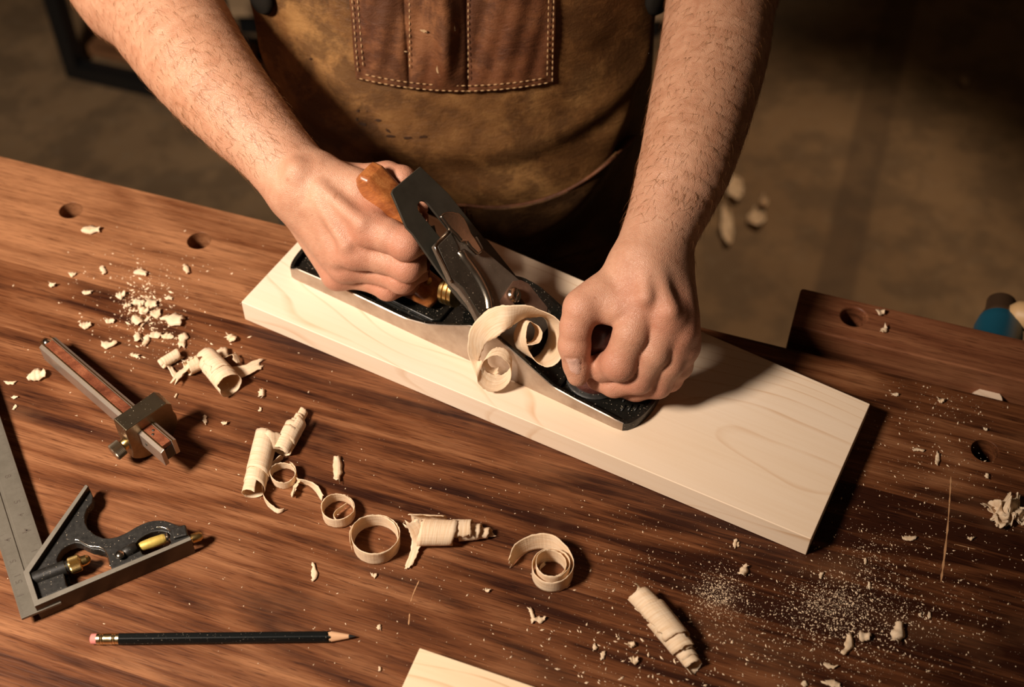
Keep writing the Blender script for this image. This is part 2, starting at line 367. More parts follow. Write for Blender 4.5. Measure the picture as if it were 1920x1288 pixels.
# worn scratches cut into the top stay in the bench top's mesh
def scratch(pts, w):
    m = MB(); P = [U(x, y, .00015) for x, y in pts]; P = spline(P, 6)
    v = []; 
    for i, p in enumerate(P):
        t = P[min(i + 1, len(P) - 1)] - P[max(i - 1, 0)]; t /= np.linalg.norm(t); s_ = np.cross(t, V(0, 0, 1)); ww = w * (.3 + .7 * random.random()) * (.2 if i in (0, len(P) - 1) else 1)
        v += [p - s_ * ww, p + s_ * ww]
    m.add(v, [[2 * i, 2 * i + 1, 2 * i + 3, 2 * i + 2] for i in range(len(P) - 1)], 1); return m
sm = MB()
for pts, w in [([(1783, 893), (1781, 930), (1777, 985), (1771, 1040), (1764, 1092)], .0009), ([(786, 1088), (776, 1110), (770, 1128)], .0005), ([(768, 1150), (766, 1172)], .0006), ([(1790, 1020), (1830, 1030)], .0003)]:
    q = scratch(pts, w); sm.add(q.v, q.f, 1)
sob = sm.build('s', [M_WAL, M_SCR], bench)
bm = bmesh.new(); bm.from_mesh(tp.data); n0 = len(bm.faces); bm.from_mesh(sob.data); bm.faces.ensure_lookup_table()
bm.to_mesh(tp.data); bm.free(); d_ = sob.data; bpy.data.objects.remove(sob); bpy.data.meshes.remove(d_)
for sx, sy in ((-.35, -.08), (1.25, -.08), (-.35, -.72), (1.25, -.72)):
    c = b0 + bx * sx + by * sy
    if sx > 0: c = b0 + bx * 1.4 + by * sy
    bevel(MB().box((c[0], c[1], (BZ - TH) / 2), bx * .045, by * .045, V(0, 0, (BZ - TH) / 2)).build('leg', M_WAL, bench, smooth=False), .003)

# vise jaw
ja, jb = U(1484, 610), U(1501, 539); jd = float(np.dot(jb - ja, by)); jt = .13
ja = ja + V(0, 0, 0)
vise = empty('bench_vise', (*(ja[:2] + bx[:2] * .2), BZ - jt), 'dark walnut vise jaw with one dog hole behind the bench edge at right', 'vise')
jl = .40
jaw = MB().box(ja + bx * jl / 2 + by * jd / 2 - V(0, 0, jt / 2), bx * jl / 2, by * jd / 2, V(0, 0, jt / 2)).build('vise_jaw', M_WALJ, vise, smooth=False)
c = U(1601, 593); cut(jaw, [MB().cyl(c - V(0, 0, .2), c + V(0, 0, .05), .0098, n=40).build('c', M_WALJ)]); bevel(jaw, .002, 2, 50)
M_BLUE = plain('blue_vise_paint', (.008, .07, .11), .4); M_DIRTY = plain('oiled_brown_steel', (.10, .055, .03), .4, .6)
hz = -.05
hP = U(1874, 598, hz); h0 = hP - by * (float(np.dot(hP - ja, by)) - jd - .001); hL = float(np.dot(hP - h0, by)) - .004
MB().lathe(h0, by * hL, [(0, .026), (.1, .026), (.2, .0205), (.85, .0195), (1, .017)], 32).build('vise_hub', M_BLUE, vise, sharp=40)
MB().lathe(h0 + by * hL, by * .026, [(0, .0125), (.1, .0145), (.25, .0145), (.3, .0125), (.9, .012), (1, .009)], 32).build('screw_head', M_DIRTY, vise, sharp=40)
hc = U(1912, 590, hz + .012)
MB().lathe(hc - bx * .009, bx * .28, [(0, .006), (.02, .011), (.08, .0135), (.14, .011), (.16, .008), (.9, .008), (.93, .013), (1, .008)], 24).build('vise_handle', plain('handle_ash_wood', (.55, .34, .16), .5), vise, sharp=60)
jg = jb - by * (jd + .004); jg = float(np.dot(ja - b0, by))
for k_ in (-.05, .12): MB().cyl(h0 + bx * k_ - by * (jd + jg - .002) - V(0, 0, .02), h0 + bx * k_ - by * .01 - V(0, 0, .02), .008).build('guide_rod', M_STEEL, vise)
MB().cyl(h0 - by * (jd + jg - .002), h0, .012).build('vise_screw', M_STEEL, vise)

# pale dowel standing in the vise gap
dc = U(1854, 746, -.020); dlo = V(dc[0], dc[1], 0)
g = maple('dowel_end', 0); dw = MB().lathe(dlo, V(0, 0, BZ - .020), [(0, .0135), (.985, .0135), (.995, .0125), (1, .010)], 40).build('wooden_dowel', g, loc=tuple(dlo), sharp=50)
tag(dw, 'pale round dowel end showing in the gap between vise jaw and bench edge', 'dowel')

# ------------------------------------------------------------------ maple board
def slab(name, tops, th, mat, label, cat, chip=False):
    t = [np.array(x) for x in tops]; ctr = sum(t) / len(t); loc = (ctr[0], ctr[1], t[0][2] - th)
    o = MB().prism(t, V(0, 0, -th)).build(name, mat, loc=loc, smooth=False); bevel(o, .0007, 2, 30); return tag(o, label, cat)
T = .0201
A_, B_, C_ = U(452, 566, T), U(1521, 1011, T), U(1632, 757, T)
e_ = U(556, 455, T) - A_; e_ /= np.linalg.norm(e_)
D_ = A_ + e_ * .135; 
bdir = U(1301, 615, T) - C_; bdir /= np.linalg.norm(bdir)
# rear edge line runs from C through the visible rear edge; meet it with the left end
Mx = np.array([[e_[0], -bdir[0]], [e_[1], -bdir[1]]]); tt = np.linalg.solve(Mx, (C_ - A_)[:2]); D_ = A_ + e_ * tt[0]
ROTB = math.atan2(B_[1] - A_[1], B_[0] - A_[0])
slab('maple_board', [A_, B_, C_, D_], T - .0001, maple('maple_board_wood', ROTB), 'long pale maple board lying under the hand plane', 'board')
o_ = U(787, 1214, .018); p1 = U(1005, 1288, .018) - o_; p1 /= np.linalg.norm(p1); p2 = V(p1[1], -p1[0], 0)
slab('maple_offcut', [o_, o_ + p1 * .16, o_ + p1 * .16 + p2 * .07, o_ + p2 * .07], .0179, maple('offcut_wood', math.atan2(p1[1], p1[0]), (.80, .62, .42)), 'pale maple offcut cut by the bottom edge, right of the black pencil', 'board')

# ================================================================== HAND PLANE
PA, PB = U(547, 521, T), U(1159, 806, T)
PANG = math.atan2(PB[1] - PA[1], PB[0] - PA[0])
pu = V(math.cos(PANG), math.sin(PANG), 0); pv = V(-math.sin(PANG), math.cos(PANG), 0); pz = V(0, 0, 1)
def W(x, y, z): return PA + (pu * x + pv * y + pz * z) / 1000.0      # plane-local millimetres -> world
def Lh(px, py, y):                                                # pixel on the upright plane y = const (mm)
    return hit(px, py, W(0, y, 0), pv)
plane = empty('hand_plane', W(0, 0, 0), 'black and steel bench plane with wooden handle gripped on the maple board', 'hand plane', rotz=PANG)
prof = [(-6, 9), (0, 9), (6, 13.5), (49, 15.4), (98, 14.3), (108, 14.4), (127, 19), (140, 25.5), (154, 33), (164, 39), (175, 41.5), (188, 39.5), (202, 32), (218, 23), (234, 14), (253, 11.7), (281, 10), (289, 8.5), (304, 9)]
def ztop(x): return float(np.interp(x, [p[0] for p in prof], [p[1] for p in prof]))
def outline(inset=0.0):
    r = []
    xs = list(np.linspace(3, 284, 90)); i = inset
    for x in xs: r.append((x, i))
    for k in range(1, 14):
        t = k / 14; a = -math.pi / 2 + math.pi * t; r.append((286 + (15 - i) * math.cos(a) ** .8, 30 + (30 - i) * math.sin(a)))
    for x in xs[::-1]: r.append((x, 60 - i))
    for k in range(1, 14):
        t = k / 14; a = math.pi / 2 + math.pi * t; r.append((2 - (9 - i) * abs(math.cos(a)) ** .8, 30 + (30 - i) * math.sin(a)))
    return r
oo, oi = outline(0), outline(3.2)
n = len(oo); v = []; f = []; fm = []
for (x, y), (x2, y2) in zip(oo, oi):
    zt = ztop(x); v += [W(x, y, 0), W(x, y, max(zt - .5, 1)), W(x * .999 + x2 * .001, y + (y2 - y) * .2, zt), W(x2, y2, zt - .3), W(x2, y2, 4)]
for i in range(n):
    j = (i + 1) % n; s = 5
    side = i < 90 or 103 <= i < 193
    for a, m in ((0, 0 if (side or i >= 193) else 1), (1, 0 if (side or i >= 193) else 1), (2, 1), (3, 1)):
        f.append([i * s + a, j * s + a, j * s + a + 1, i * s + a + 1]); fm.append(m)
f.append([i * 5 for i in range(n)][::-1]); fm.append(0); f.append([i * 5 + 4 for i in range(n)]); fm.append(1)
body = mk('plane_body', v, f, [M_STEEL, M_JAPAN], plane, fm=fm, sharp=30)
# cross ribs of the toe and the raised pad below the tote
rb = MB()
rb.prism([W(232, 6, 4), W(236, 6, 4), W(236, 54, 4), W(232, 54, 4)], (0, 0, .004), 0)
bevel(rb.build('cast_rib', M_JAPAN, body, smooth=False), .0012, 3); rb = MB()
rb.prism([W(50, 16, 4), W(122, 14, 4), W(127, 18, 4), W(127, 42, 4), W(122, 46, 4), W(50, 44, 4)], (0, 0, .0035), 0)
bevel(rb.build('handle_pad', M_JAPAN, body, smooth=False), .0012, 3)
# raised casting marks on the toe
mk_ = MB()
for k, (x, y) in enumerate([(283, 16), (287, 19), (291, 21), (280, 24), (285, 27)]): mk_.box(W(x, y, 4.3), pu * .0006, pv * .003, pz * .0006)
mk_.build('casting_mark', M_CAST, body)
# ---- bed plane, blade stack
MX = 208.0; ca = math.cos(math.radians(45)); bd = -pu * ca + pz * ca; bn = pu * ca + pz * ca; b00 = W(MX, 0, 0)
def Bp(px, py, h): return hit(px, py, b00 + bn * h / 1000, bn)
def Bs(s, y, h): return b00 + bd * s / 1000 + pv * y / 1000 + bn * h / 1000
# frog
fr = MB().prism([W(206, 14, 4), W(150, 14, 4), W(150, 14, 34), W(162, 14, 43), W(205, 14, 4.5)], pv * .036)
fr.box(Bs(62, 30, -7), bd * .026, pv * .017, bn * .005); bevel(fr.build('frog', M_JAPAN, plane, smooth=False), .0012, 2)
iron_px = [(734.5, 362), (737, 355), (788, 312), (846, 356), (906, 439), (929, 460), (975, 521)]
ir = [Bp(x, y, 2) for x, y in iron_px]
def sy(P):
    d = P - b00; return np.dot(d, bd) * 1000, np.dot(d, pv) * 1000
right = [sy(p) for p in ir]; 
ymax = max(r[1] for r in right); 
left_px = [(849, 543), (819, 503.5), (774, 439), (762, 426.5)]
lf = [sy(Bp(x, y, 2)) for x, y in left_px]; yl = lf[0][1]; yr = yl + 51
poly = [(r[0], min(r[1], yr)) for r in right[:5]] + [(8, yr), (8, yl)] + [(l[0], l[1]) for l in lf]
irn = MB().prism([Bs(s, y, 0) for s, y in poly], bn * .0022).build('plane_iron', M_IRON, plane, smooth=False)
s1, y1 = sy(Bp(797, 372, 2)); s2, y2 = sy(Bp(835, 432, 2))
def slotpoly(sa, sb, yc, r, h0, h):
    p = []
    for k in range(9): a = math.pi * k / 8; p.append((sa + r * math.sin(a), yc - r * math.cos(a)))
    for k in range(9): a = math.pi * k / 8; p.append((sb - r * math.sin(a), yc + r * math.cos(a)))
    return MB().prism([Bs(s, y, h0) for s, y in p], bn * h / 1000)
yc = (yl + yr) / 2
cut(irn, [slotpoly(s1 - 4, 60, yc, 5.2, -5, 12).build('c', M_IRON)]); bevel(irn, .0004, 2, 30)
# chip breaker, slightly narrower lower part
cb = MB().prism([Bs(s, y, 2.3) for s, y in [(12, yl), (12, yr), (92, yr), (100, yr - 3), (100, yl + 3), (92, yl)]], bn * .0017).build('chip_breaker', M_IRON, plane, smooth=False)
bevel(cb, .0004, 2)
# lever cap
lc_px = [(814, 461), (844, 430), (884, 447), (906, 466), (932, 488), (973, 523), (1007, 537), (1035, 580), (1030, 605)]
H1 = 8.5
lp = [sy(Bp(x, y, H1)) for x, y in lc_px]
lp2 = [sy(Bp(x, y, H1)) for x, y in [(897, 603), (880, 569), (862, 545), (846, 530)]]
smin_ = 14
lp = [(max(s, smin_), min(y, yr + 9)) for s, y in lp]; lp2 = [(max(s, smin_), y) for s, y in lp2]
lcp = [p for p in lp[:-1]] + [(smin_, min(lp[-1][1], yr + 6)), (smin_, lp2[0][1])] + lp2
lcap = MB().prism([Bs(s, y, 4.2) for s, y in lcp], bn * (H1 - 4.2) / 1000).build('lever_cap', M_CAPM, plane, smooth=False)
ks, ky = sy(Bp(966, 569, H1))
cut(lcap, [slotpoly(ks + 4, ks - 5, ky + 3, 4.2, 0, 20).build('c', M_CAPM)]); bevel(lcap, .0009, 3, 30)
# sunk dark web of the lever cap: left field, bounded by the curved bright rib
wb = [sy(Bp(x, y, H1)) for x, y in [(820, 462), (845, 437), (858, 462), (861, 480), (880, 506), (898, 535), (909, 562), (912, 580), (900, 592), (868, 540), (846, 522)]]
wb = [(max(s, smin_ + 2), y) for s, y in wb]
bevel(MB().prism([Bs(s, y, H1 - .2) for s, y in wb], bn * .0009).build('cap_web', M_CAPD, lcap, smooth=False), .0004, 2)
rp = np.array([(859, 470), (866, 459), (877, 459), (881, 470), (893, 492), (907, 513), (920, 540), (926, 560), (928, 572)], float)
rp = np.array([(866, 468), (872, 480), (884, 496), (898, 516), (911, 540), (919, 562), (921, 578)], float)
rs = [Bp(x, y, H1 + 2) for x, y in rp]
rm = MB(); rsp = spline(rs, 5)
for _ in (0,):
    v = []; f = []
    for i, p in enumerate(rsp):
        t = rsp[min(i + 1, len(rsp) - 1)] - rsp[max(i - 1, 0)]; t /= np.linalg.norm(t); q = np.cross(bn, t); w_ = .0036
        hh = .0032 * math.sin(min(1, (i + 1) / 6) * math.pi / 2)
        for k in range(9):
            a = math.pi * k / 8; v.append(p - bn * .002 + q * w_ * math.cos(a) + bn * hh * math.sin(a))
    for i in range(len(rsp) - 1):
        for k in range(8): f.append([i * 9 + k, (i + 1) * 9 + k, (i + 1) * 9 + k + 1, i * 9 + k + 1])
    f.append(list(range(9))); rm.add(v, f)
rm.build('cap_rib', metal('polished_rib', (.45, .39, .32), .27, .2, 90), lcap)
# bright machined edge of the web
ed = MB(); ed.tube(spline([Bp(x, y, H1 + .2) for x, y in [(844, 431), (829, 446), (815, 461), (826, 485), (841, 515), (846, 530)]][:], 2), .0007, 6)
ed.build('cap_edge', M_CHROME, lcap)
# cam lever
cl = [(826, 405), (831, 399), (840, 396), (850, 396), (863, 399), (872, 408), (878, 419), (885, 436), (893, 447), (903, 464), (906, 471), (898, 478), (884, 465), (876, 454), (866, 453), (858, 442), (845, 430)]
clp = [sy(Bp(x, y, H1 + 5)) for x, y in cl]
bevel(MB().prism([Bs(s, y, H1 + 1) for s, y in clp], bn * .004).build('cam_lever', metal('lever_steel', (.42, .36, .30), .25, .3, 40), plane, smooth=False), .0016, 4, 30)
# lever hinge lug
hl = [(888, 445), (895, 443), (907, 466), (897, 478)]
bevel(MB().prism([Bp(x, y, H1 + 4.2) for x, y in hl], -bn * .003).build('lever_lug', M_CAPM, lcap, smooth=False), .0005, 2)
# lever cap screw
sc0 = Bp(961, 554, H1)
scr = MB().lathe(sc0, bn * .0045, [(0, .0042), (.15, .0055), (.6, .0058), (.9, .0048), (1, .003)], 32)
scb = scr.build('cap_screw', M_CHROME, lcap, sharp=35)
sd = pv * .8 + bd * .6
cut(scb, [MB().box(sc0 + bn * .0045, sd * .008, np.cross(bn, sd) * .0005, bn * .0014).build('c', M_CHROME)])
# brown bronzed lower part of the cap
bz = [sy(Bp(x, y, H1)) for x, y in [(952, 541), (962, 527), (976, 525), (1005, 539), (1027, 572), (1024, 590), (985, 585), (945, 575), (936, 566)]]
bz = [(max(s, smin_ + .5), min(y, yr + 8.5)) for s, y in bz]
bzo = MB().prism([Bs(s, y, H1 - .1) for s, y in bz], bn * .0004).build('bronzed_patch', M_COPPER, lcap, smooth=False)
cut(bzo, [slotpoly(ks + 4, ks - 5, ky + 3, 4.2, 0, 20).build('c', M_COPPER)])
# adjusting wheel (brass, knurled) and lateral lever
wc = W(131, 30, 31); wd = (pu * .82 + pz * .1) * 1.0; wd /= np.linalg.norm(wd)
prof_w = []
for k in range(3): prof_w += [(k / 3, .0108), (k / 3 + .03, .0122), (k / 3 + .26, .0122), (k / 3 + .3, .0108)]
wheel = MB().lathe(wc - wd * .006, wd * .012, [(0, .006)] + prof_w + [(1, .006)], 56).build('adjusting_wheel', M_BRASS, plane, sharp=30)
MB().cyl(wc, wc + wd * .03, .003).build('wheel_stud', M_BRASS, wheel)
MB().tube([Bs(96, yc - 14, -4), Bs(118, yc - 5, -5), Bs(128, yc, -4)], [.002, .002, .002], 8).build('lateral_lever', M_IRON, plane)
# tote
tp_ = [(57, 113), (61, 118.5), (69, 118), (80, 109), (92, 99), (101, 90), (99, 80), (93, 66), (91, 50), (96, 38), (106, 29), (116, 24), (119, 18), (117, 11.5), (48, 11.5), (44, 15), (48, 24), (56, 36), (62, 50), (64, 66), (64, 80), (62, 92), (60, 100), (57, 107)]
def tote_f(P):
    q = (P - PA); x = q @ pu * 1000; y = q @ pv * 1000 - 30; z = q[:, 2] * 1000; r = 5.0
    sh = np.where(z < 28, 0, 0.0)
    d2 = poly2d(np.stack([x, z], 1), tp_) + r; dy = np.abs(y) - (11.0 + np.clip((34 - z) / 16, 0, 1) * 1.5) + r
    d = np.minimum(np.maximum(d2, dy), 0) + np.sqrt(np.maximum(d2, 0) ** 2 + np.maximum(dy, 0) ** 2) - r
    return np.maximum(d, 11.2 - 0 - z) / 1000 * .9
c0 = W(80, 30, 60)
P_, F_ = sdf_mesh(tote_f, c0 - .085, c0 + .085, .0011); tote = mk('tote', P_, F_, M_TOTE, plane)
sc1 = W(106, 30, 26.5)
MB().lathe(sc1, V(0, 0, .0022), [(0, .0052), (.6, .0052), (1, .003)], 24).build('tote_screw', M_BRASS, tote, sharp=30)
# knob
kc = W(252, 30, 4)
MB().lathe(kc, V(0, 0, .064), [(0, .0165), (.06, .0175), (.12, .0165), (.2, .0105), (.34, .0095), (.45, .0115), (.58, .0155), (.70, .0175), (.8, .0178), (.9, .0155), (.965, .0105), (.99, .006), (1, .001)], 40).build('knob', M_KNOB, plane)
MB().lathe(kc, V(0, 0, .0025), [(0, .021), (.6, .021), (1, .0195)], 40).build('knob_base_ring', M_CAST, plane, sharp=40)

# ================================================================== PERSON
RH_W, rW = SP(562, 345, .106, 74)
def resample(A, n=4):
    Q = spline(np.array([[*p, r] for p, r in A]), n); return [(q[:3], q[3]) for q in Q]
def chain_min(P, pts):
    d = None
    for (a, ra), (b, rb) in zip(pts[:-1], pts[1:]):
        q = capsule(P, a, b, ra, rb); d = q if d is None else np.minimum(d, q)
    return d
# right arm of the person (left in the photo), holding the tote
SHR = V(-.235, .985, BZ + .50); SHL = V(.135, .97, BZ + .50)
armR = [SP(562, 342, .106, 70), SP(507, 277, .118, 72), SP(445, 208, .130, 85), SP(373, 122, .142, 99), SP(300, 12, .152, 112), SP(232, -95, .170, 114), (SHR + (V(.0, .0, -.17)), .052), (SHR, .062)]
armL = [SP(1213, 492, .120, 66), SP(1250, 405, .130, 74), SP(1285, 310, .142, 88), SP(1313, 205, .153, 97), SP(1338, 100, .162, 102), SP(1352, 0, .170, 102), SP(1368, -90, .19, 104), (SHL + V(.01, .0, -.15), .052), (SHL, .062)]
def WL(x, y, z, r): return (W(x, y, z), r / 1000)
def UL(px, py, z, r): return (U(px, py, z), r / 1000)
armRs, armLs = resample(armR), resample(armL)
handR = dict(
    meta=[(UL(577, 352, .112, 17), UL(690, 425, .103, 14.0)), (UL(572, 362, .104, 17), UL(664, 466, .084, 13.5)), (UL(560, 372, .094, 16), UL(646, 494, .064, 12.5)), (UL(553, 378, .086, 15), UL(632, 514, .050, 11.5)),
          (UL(600, 335, .118, 16), UL(668, 355, .116, 13)), (UL(585, 400, .092, 17), UL(630, 470, .075, 14)), (UL(620, 350, .112, 14), UL(700, 400, .104, 11)), (UL(640, 385, .100, 15), UL(680, 430, .092, 13))],
    fing=[[UL(692, 428, .104, 13.6), UL(728, 442, .104, 12.2), WL(106, 9.5, 83, 11.2), WL(112, 28, 76, 9.8), WL(102, 44, 70, 8.8)],
          [UL(666, 470, .085, 13.2), UL(715, 483, .083, 11.2), WL(107, 7.5, 63, 10.8), WL(110, 27, 57, 9.6), WL(98, 44, 52, 8.8)],
          [UL(648, 498, .066, 12.0), UL(700, 505, .064, 10.4), WL(101, 8, 46, 10.0), WL(105, 27, 42, 9), WL(94, 43, 38, 8.2)],
          [UL(634, 515, .052, 11.0), UL(680, 520, .051, 9.3), WL(88, 7.5, 30, 8.8), WL(98, 22, 27, 8), WL(94, 38, 26, 7.2)]],
    thumb=[UL(600, 332, .110, 15), WL(38, 46, 84, 12.0), WL(62, 52, 94, 11.0), WL(76, 51, 98, 10.2), WL(92, 51, 86, 9.0)],
    extra=[(UL(610, 320, .118, 11), UL(672, 348, .119, 8.5)), (UL(672, 345, .117, 9), UL(706, 402, .107, 9))])
handL = dict(
    meta=[(UL(1195, 505, .118, 17), UL(1203, 562, .113, 14.5)), (UL(1215, 505, .118, 18), UL(1245, 588, .108, 14)), (UL(1235, 515, .112, 17), UL(1268, 620, .094, 13)), (UL(1250, 530, .102, 15), UL(1276, 650, .080, 12)),
          (UL(1175, 515, .112, 14), UL(1098, 574, .106, 12.5)), (UL(1190, 540, .112, 15), UL(1150, 572, .106, 12)), (UL(1215, 555, .105, 16), UL(1245, 620, .088, 15)), (UL(1130, 560, .107, 11), UL(1165, 580, .108, 11))],
    fing=[[UL(1205, 566, .112, 13.8), UL(1184, 626, .099, 12.4), UL(1161, 681, .078, 11.6), UL(1131, 688, .062, 10.4), UL(1112, 668, .055, 9)],
          [UL(1250, 594, .107, 13.2), UL(1225, 660, .086, 11.6), UL(1196, 708, .062, 10.8), UL(1152, 719, .050, 9.8), UL(1122, 710, .043, 8.8)],
          [UL(1270, 622, .095, 12.2), UL(1254, 680, .074, 10.8), UL(1232, 718, .052, 10), UL(1192, 728, .042, 9.2), UL(1160, 722, .038, 8.4)],
          [UL(1277, 650, .080, 11.4), UL(1272, 686, .062, 9.8), UL(1254, 708, .047, 9.2), UL(1225, 716, .039, 8.4), UL(1200, 712, .036, 7.6)]],
    thumb=[UL(1130, 552, .109, 12.5), UL(1090, 580, .105, 12.2), UL(1080, 612, .095, 10.8), UL(1077, 648, .082, 10.9), UL(1082, 684, .067, 9.6), UL(1083, 704, .061, 7.6)],
    extra=[(UL(1108, 566, .105, 10), UL(1145, 572, .106, 9)), (UL(1130, 568, .104, 10), UL(1165, 578, .106, 10)), (UL(1238, 512, .1125, 17), UL(1266, 600, .0985, 14.5)), (UL(1256, 520, .106, 15), UL(1276, 630, .085, 13)), (UL(1258, 505, .1135, 14), UL(1270, 585, .1015, 12.5))])
def hand_sdf(P, H, arm):
    d = None
    for (a, ra), (b, rb) in H['meta'] + H['extra']:
        q = capsule(P, a, b, ra, rb); d = q if d is None else smin(d, q, .007)
    d = smin(d, chain_min(P, arm), .012)
    F = None
    for fg in H['fing']:
        q = chain(P, fg, .0025)
        # knuckle pads
        q = smin(q, np.linalg.norm(P - fg[2][0], axis=1) - fg[2][1] * 1.03, .004)
        F = q if F is None else smin(F, q, .0006)
    # web: fingers melt into the back of the hand near the knuckles only
    d = smin(d, F, .0022)
    for fg in H['fing']: d = smin(d, np.linalg.norm(P - fg[0][0], axis=1) - fg[0][1] * .98, .006)
    d = smin(d, chain(P, H['thumb'], .003), .005)
    return d
def nail_at(H, j, side, s):
    return None
def body_arms(P):
    d = np.full(len(P), 1.0)
    for H, A, lo, hi in ((handR, armRs, V(-.60, .4, BZ - .2), V(-.056, 1.3, BZ + .75)), (handL, armLs, V(-.056, .4, BZ - .2), V(.5, 1.3, BZ + .75))):
        m = (P[:, 0] >= lo[0]) & (P[:, 0] <= hi[0])
        if m.any(): d[m] = hand_sdf(P[m], H, A)
    return d
def tend(P, d):
    return d
# bones and tendons that show under the skin
bumps = [(UL(556, 322, .128, 9), UL(556, 322, .128, 9))]
tendR = [(UL(600, 352, .1245, 4.0), UL(676, 418, .115, 4.2)), (UL(596, 372, .1185, 4.0), UL(648, 458, .0975, 4.4)), (UL(585, 388, .110, 3.6), UL(630, 488, .0785, 4))]
tendL = [(UL(1212, 500, .1325, 4), UL(1212, 555, .1258, 4.4)), (UL(1228, 502, .1315, 4), UL(1256, 582, .1195, 4.6))]
def arms_f(P):
    d = body_arms(P)
    for (a, ra), (b, rb) in tendR + tendL + bumps: d = smin(d, capsule(P, a, b, ra, rb), .007)
    return d
pts = [p for H in (handR, handL) for c in H['fing'] for p, _ in c] + [p for A in (armR[:7], armL[:8]) for p, _ in A]
lo = np.min(pts, 0) - .06; hi = np.max(pts, 0) + .06; hi[2] = min(hi[2], BZ + .36)
PB_, FB_ = sdf_mesh(arms_f, lo, hi, .0014)
HC = V(-.05, .90, BZ + .73)
def core_f(P):
    d = chain(P, armR[-2:] + [(V(-.05, .975, BZ + .50), .065)], .02)
    d = smin(d, chain(P, armL[-2:] + [(V(-.05, .975, BZ + .50), .065)], .02), .03)
    d = smin(d, chain(P, [(V(-.05, .99, BZ + .47), .075), (V(-.05, .985, BZ + .25), .08), (V(-.05, .985, BZ + .0), .085), (V(-.05, .99, BZ - .10), .085)], .01), .03)
    d = smin(d, chain(P, [(V(-.05, .965, BZ + .52), .058), (HC + V(0, .03, -.06), .052)], .02), .03)
    d = smin(d, ellipsoid(P, HC, V(.075, .095, .085)), .02)
    d = smin(d, ellipsoid(P, HC + V(0, -.035, -.07), V(.05, .055, .055)), .025)
    d = smin(d, chain(P, [(HC + V(0, -.088, -.005), .008), (HC + V(0, -.112, -.04), .012)], .005), .01)
    for s in (-1, 1):
        d = smin(d, ellipsoid(P, HC + V(s * .078, .012, -.025), V(.012, .02, .032)), .006)
        d = -smin(-d, ellipsoid(P, HC + V(s * .032, -.098, -.012), V(.016, .012, .009)), .008)
    d = smin(d, ellipsoid(P, HC + V(0, -.088, -.078), V(.026, .012, .008)), .006)
    return d
PC_, FC_ = sdf_mesh(core_f, V(-.40, .70, BZ - .25), V(.32, 1.15, BZ + .86), .005)
allv = np.concatenate([PB_, PC_]); allf = np.concatenate([FB_, FC_ + len(PB_)])
root = V(-.05, .97, 0)
person = mk('person', allv, allf, M_SKIN, loc=tuple(root)); tag(person, 'person in a tan leather apron leaning in to push the hand plane, bare forearms', 'person')
# colour of the skin itself: redder knuckles and finger ends
red = np.zeros(len(allv))
def addred(c, r, s):
    global red
    d = np.linalg.norm(allv - c, axis=1); red = np.maximum(red, s * np.exp(-(d / r) ** 2))
for H in (handR, handL):
    for fg in H['fing']:
        for i, s in ((0, .95), (2, .9), (3, .7), (4, .9)): addred(fg[i][0], .019, s)
        addred((fg[0][0] + fg[2][0]) / 2, .02, .4)
    for i in (1, 2, 3): addred(H['thumb'][i][0], .018, .55)
tanv = np.zeros(len(allv))
for A in (armR, armL):
    w0, w1 = A[1][0], A[4][0]; ax_ = (w1 - w0); L2 = ax_ @ ax_; side_ = (allv[:, 0] < -.056) if A is armR else (allv[:, 0] >= -.056)
    tanv = np.maximum(tanv, np.clip(((allv - w0) @ ax_) / L2 * 2.2 + .35, 0, 1) * side_)
at = person.data.attributes.new('tan', 'FLOAT', 'POINT'); at.data.foreach_set('value', tanv)
at = person.data.attributes.new('red', 'FLOAT', 'POINT'); at.data.foreach_set('value', red)
# thumb nail of the front hand
t0, t1 = handL['thumb'][4][0], handL['thumb'][5][0]; td = t1 - t0; td /= np.linalg.norm(td)
tow = CAM - t1; tow /= np.linalg.norm(tow); tn = tow - td * np.dot(tow, td) - np.cross(td, tow) * .25; tn /= np.linalg.norm(tn); tb = np.cross(td, tn)
nc = U(1076, 695, .0765)
q = allv - nc; e = np.sqrt((q @ td / .0082) ** 4 + (q @ tb / .0062) ** 4) ** .5 + np.clip(np.abs(q @ tn) / .006 - 1, 0, 9) * 3
nl = np.clip((1.0 - e) * 8, 0, 1); at = person.data.attributes.new('nail', 'FLOAT', 'POINT'); at.data.foreach_set('value', nl)
sel = nl > 0; ring = np.exp(-((e - 1.0) / .09) ** 2) * (np.abs(q @ tn) < .01)
# rim groove around the nail
tree = None
co = np.empty(len(allv) * 3); person.data.vertices.foreach_get('co', co); co = co.reshape(-1, 3)
no = np.empty(len(allv) * 3); person.data.vertices.foreach_get('normal', no) if False else None
person.data.update(); nn = np.array([list(x.vector) for x in person.data.vertex_normals]) if len(allv) < 900000 else np.zeros_like(allv)
co = co - nn * (ring * .0006)[:, None] + nn * (nl * .0002)[:, None]
person.data.vertices.foreach_set('co', co.ravel()); person.data.update()
HAIRT = BVHTree.FromPolygons([tuple(x) for x in PB_], [tuple(map(int, q)) for q in FB_])
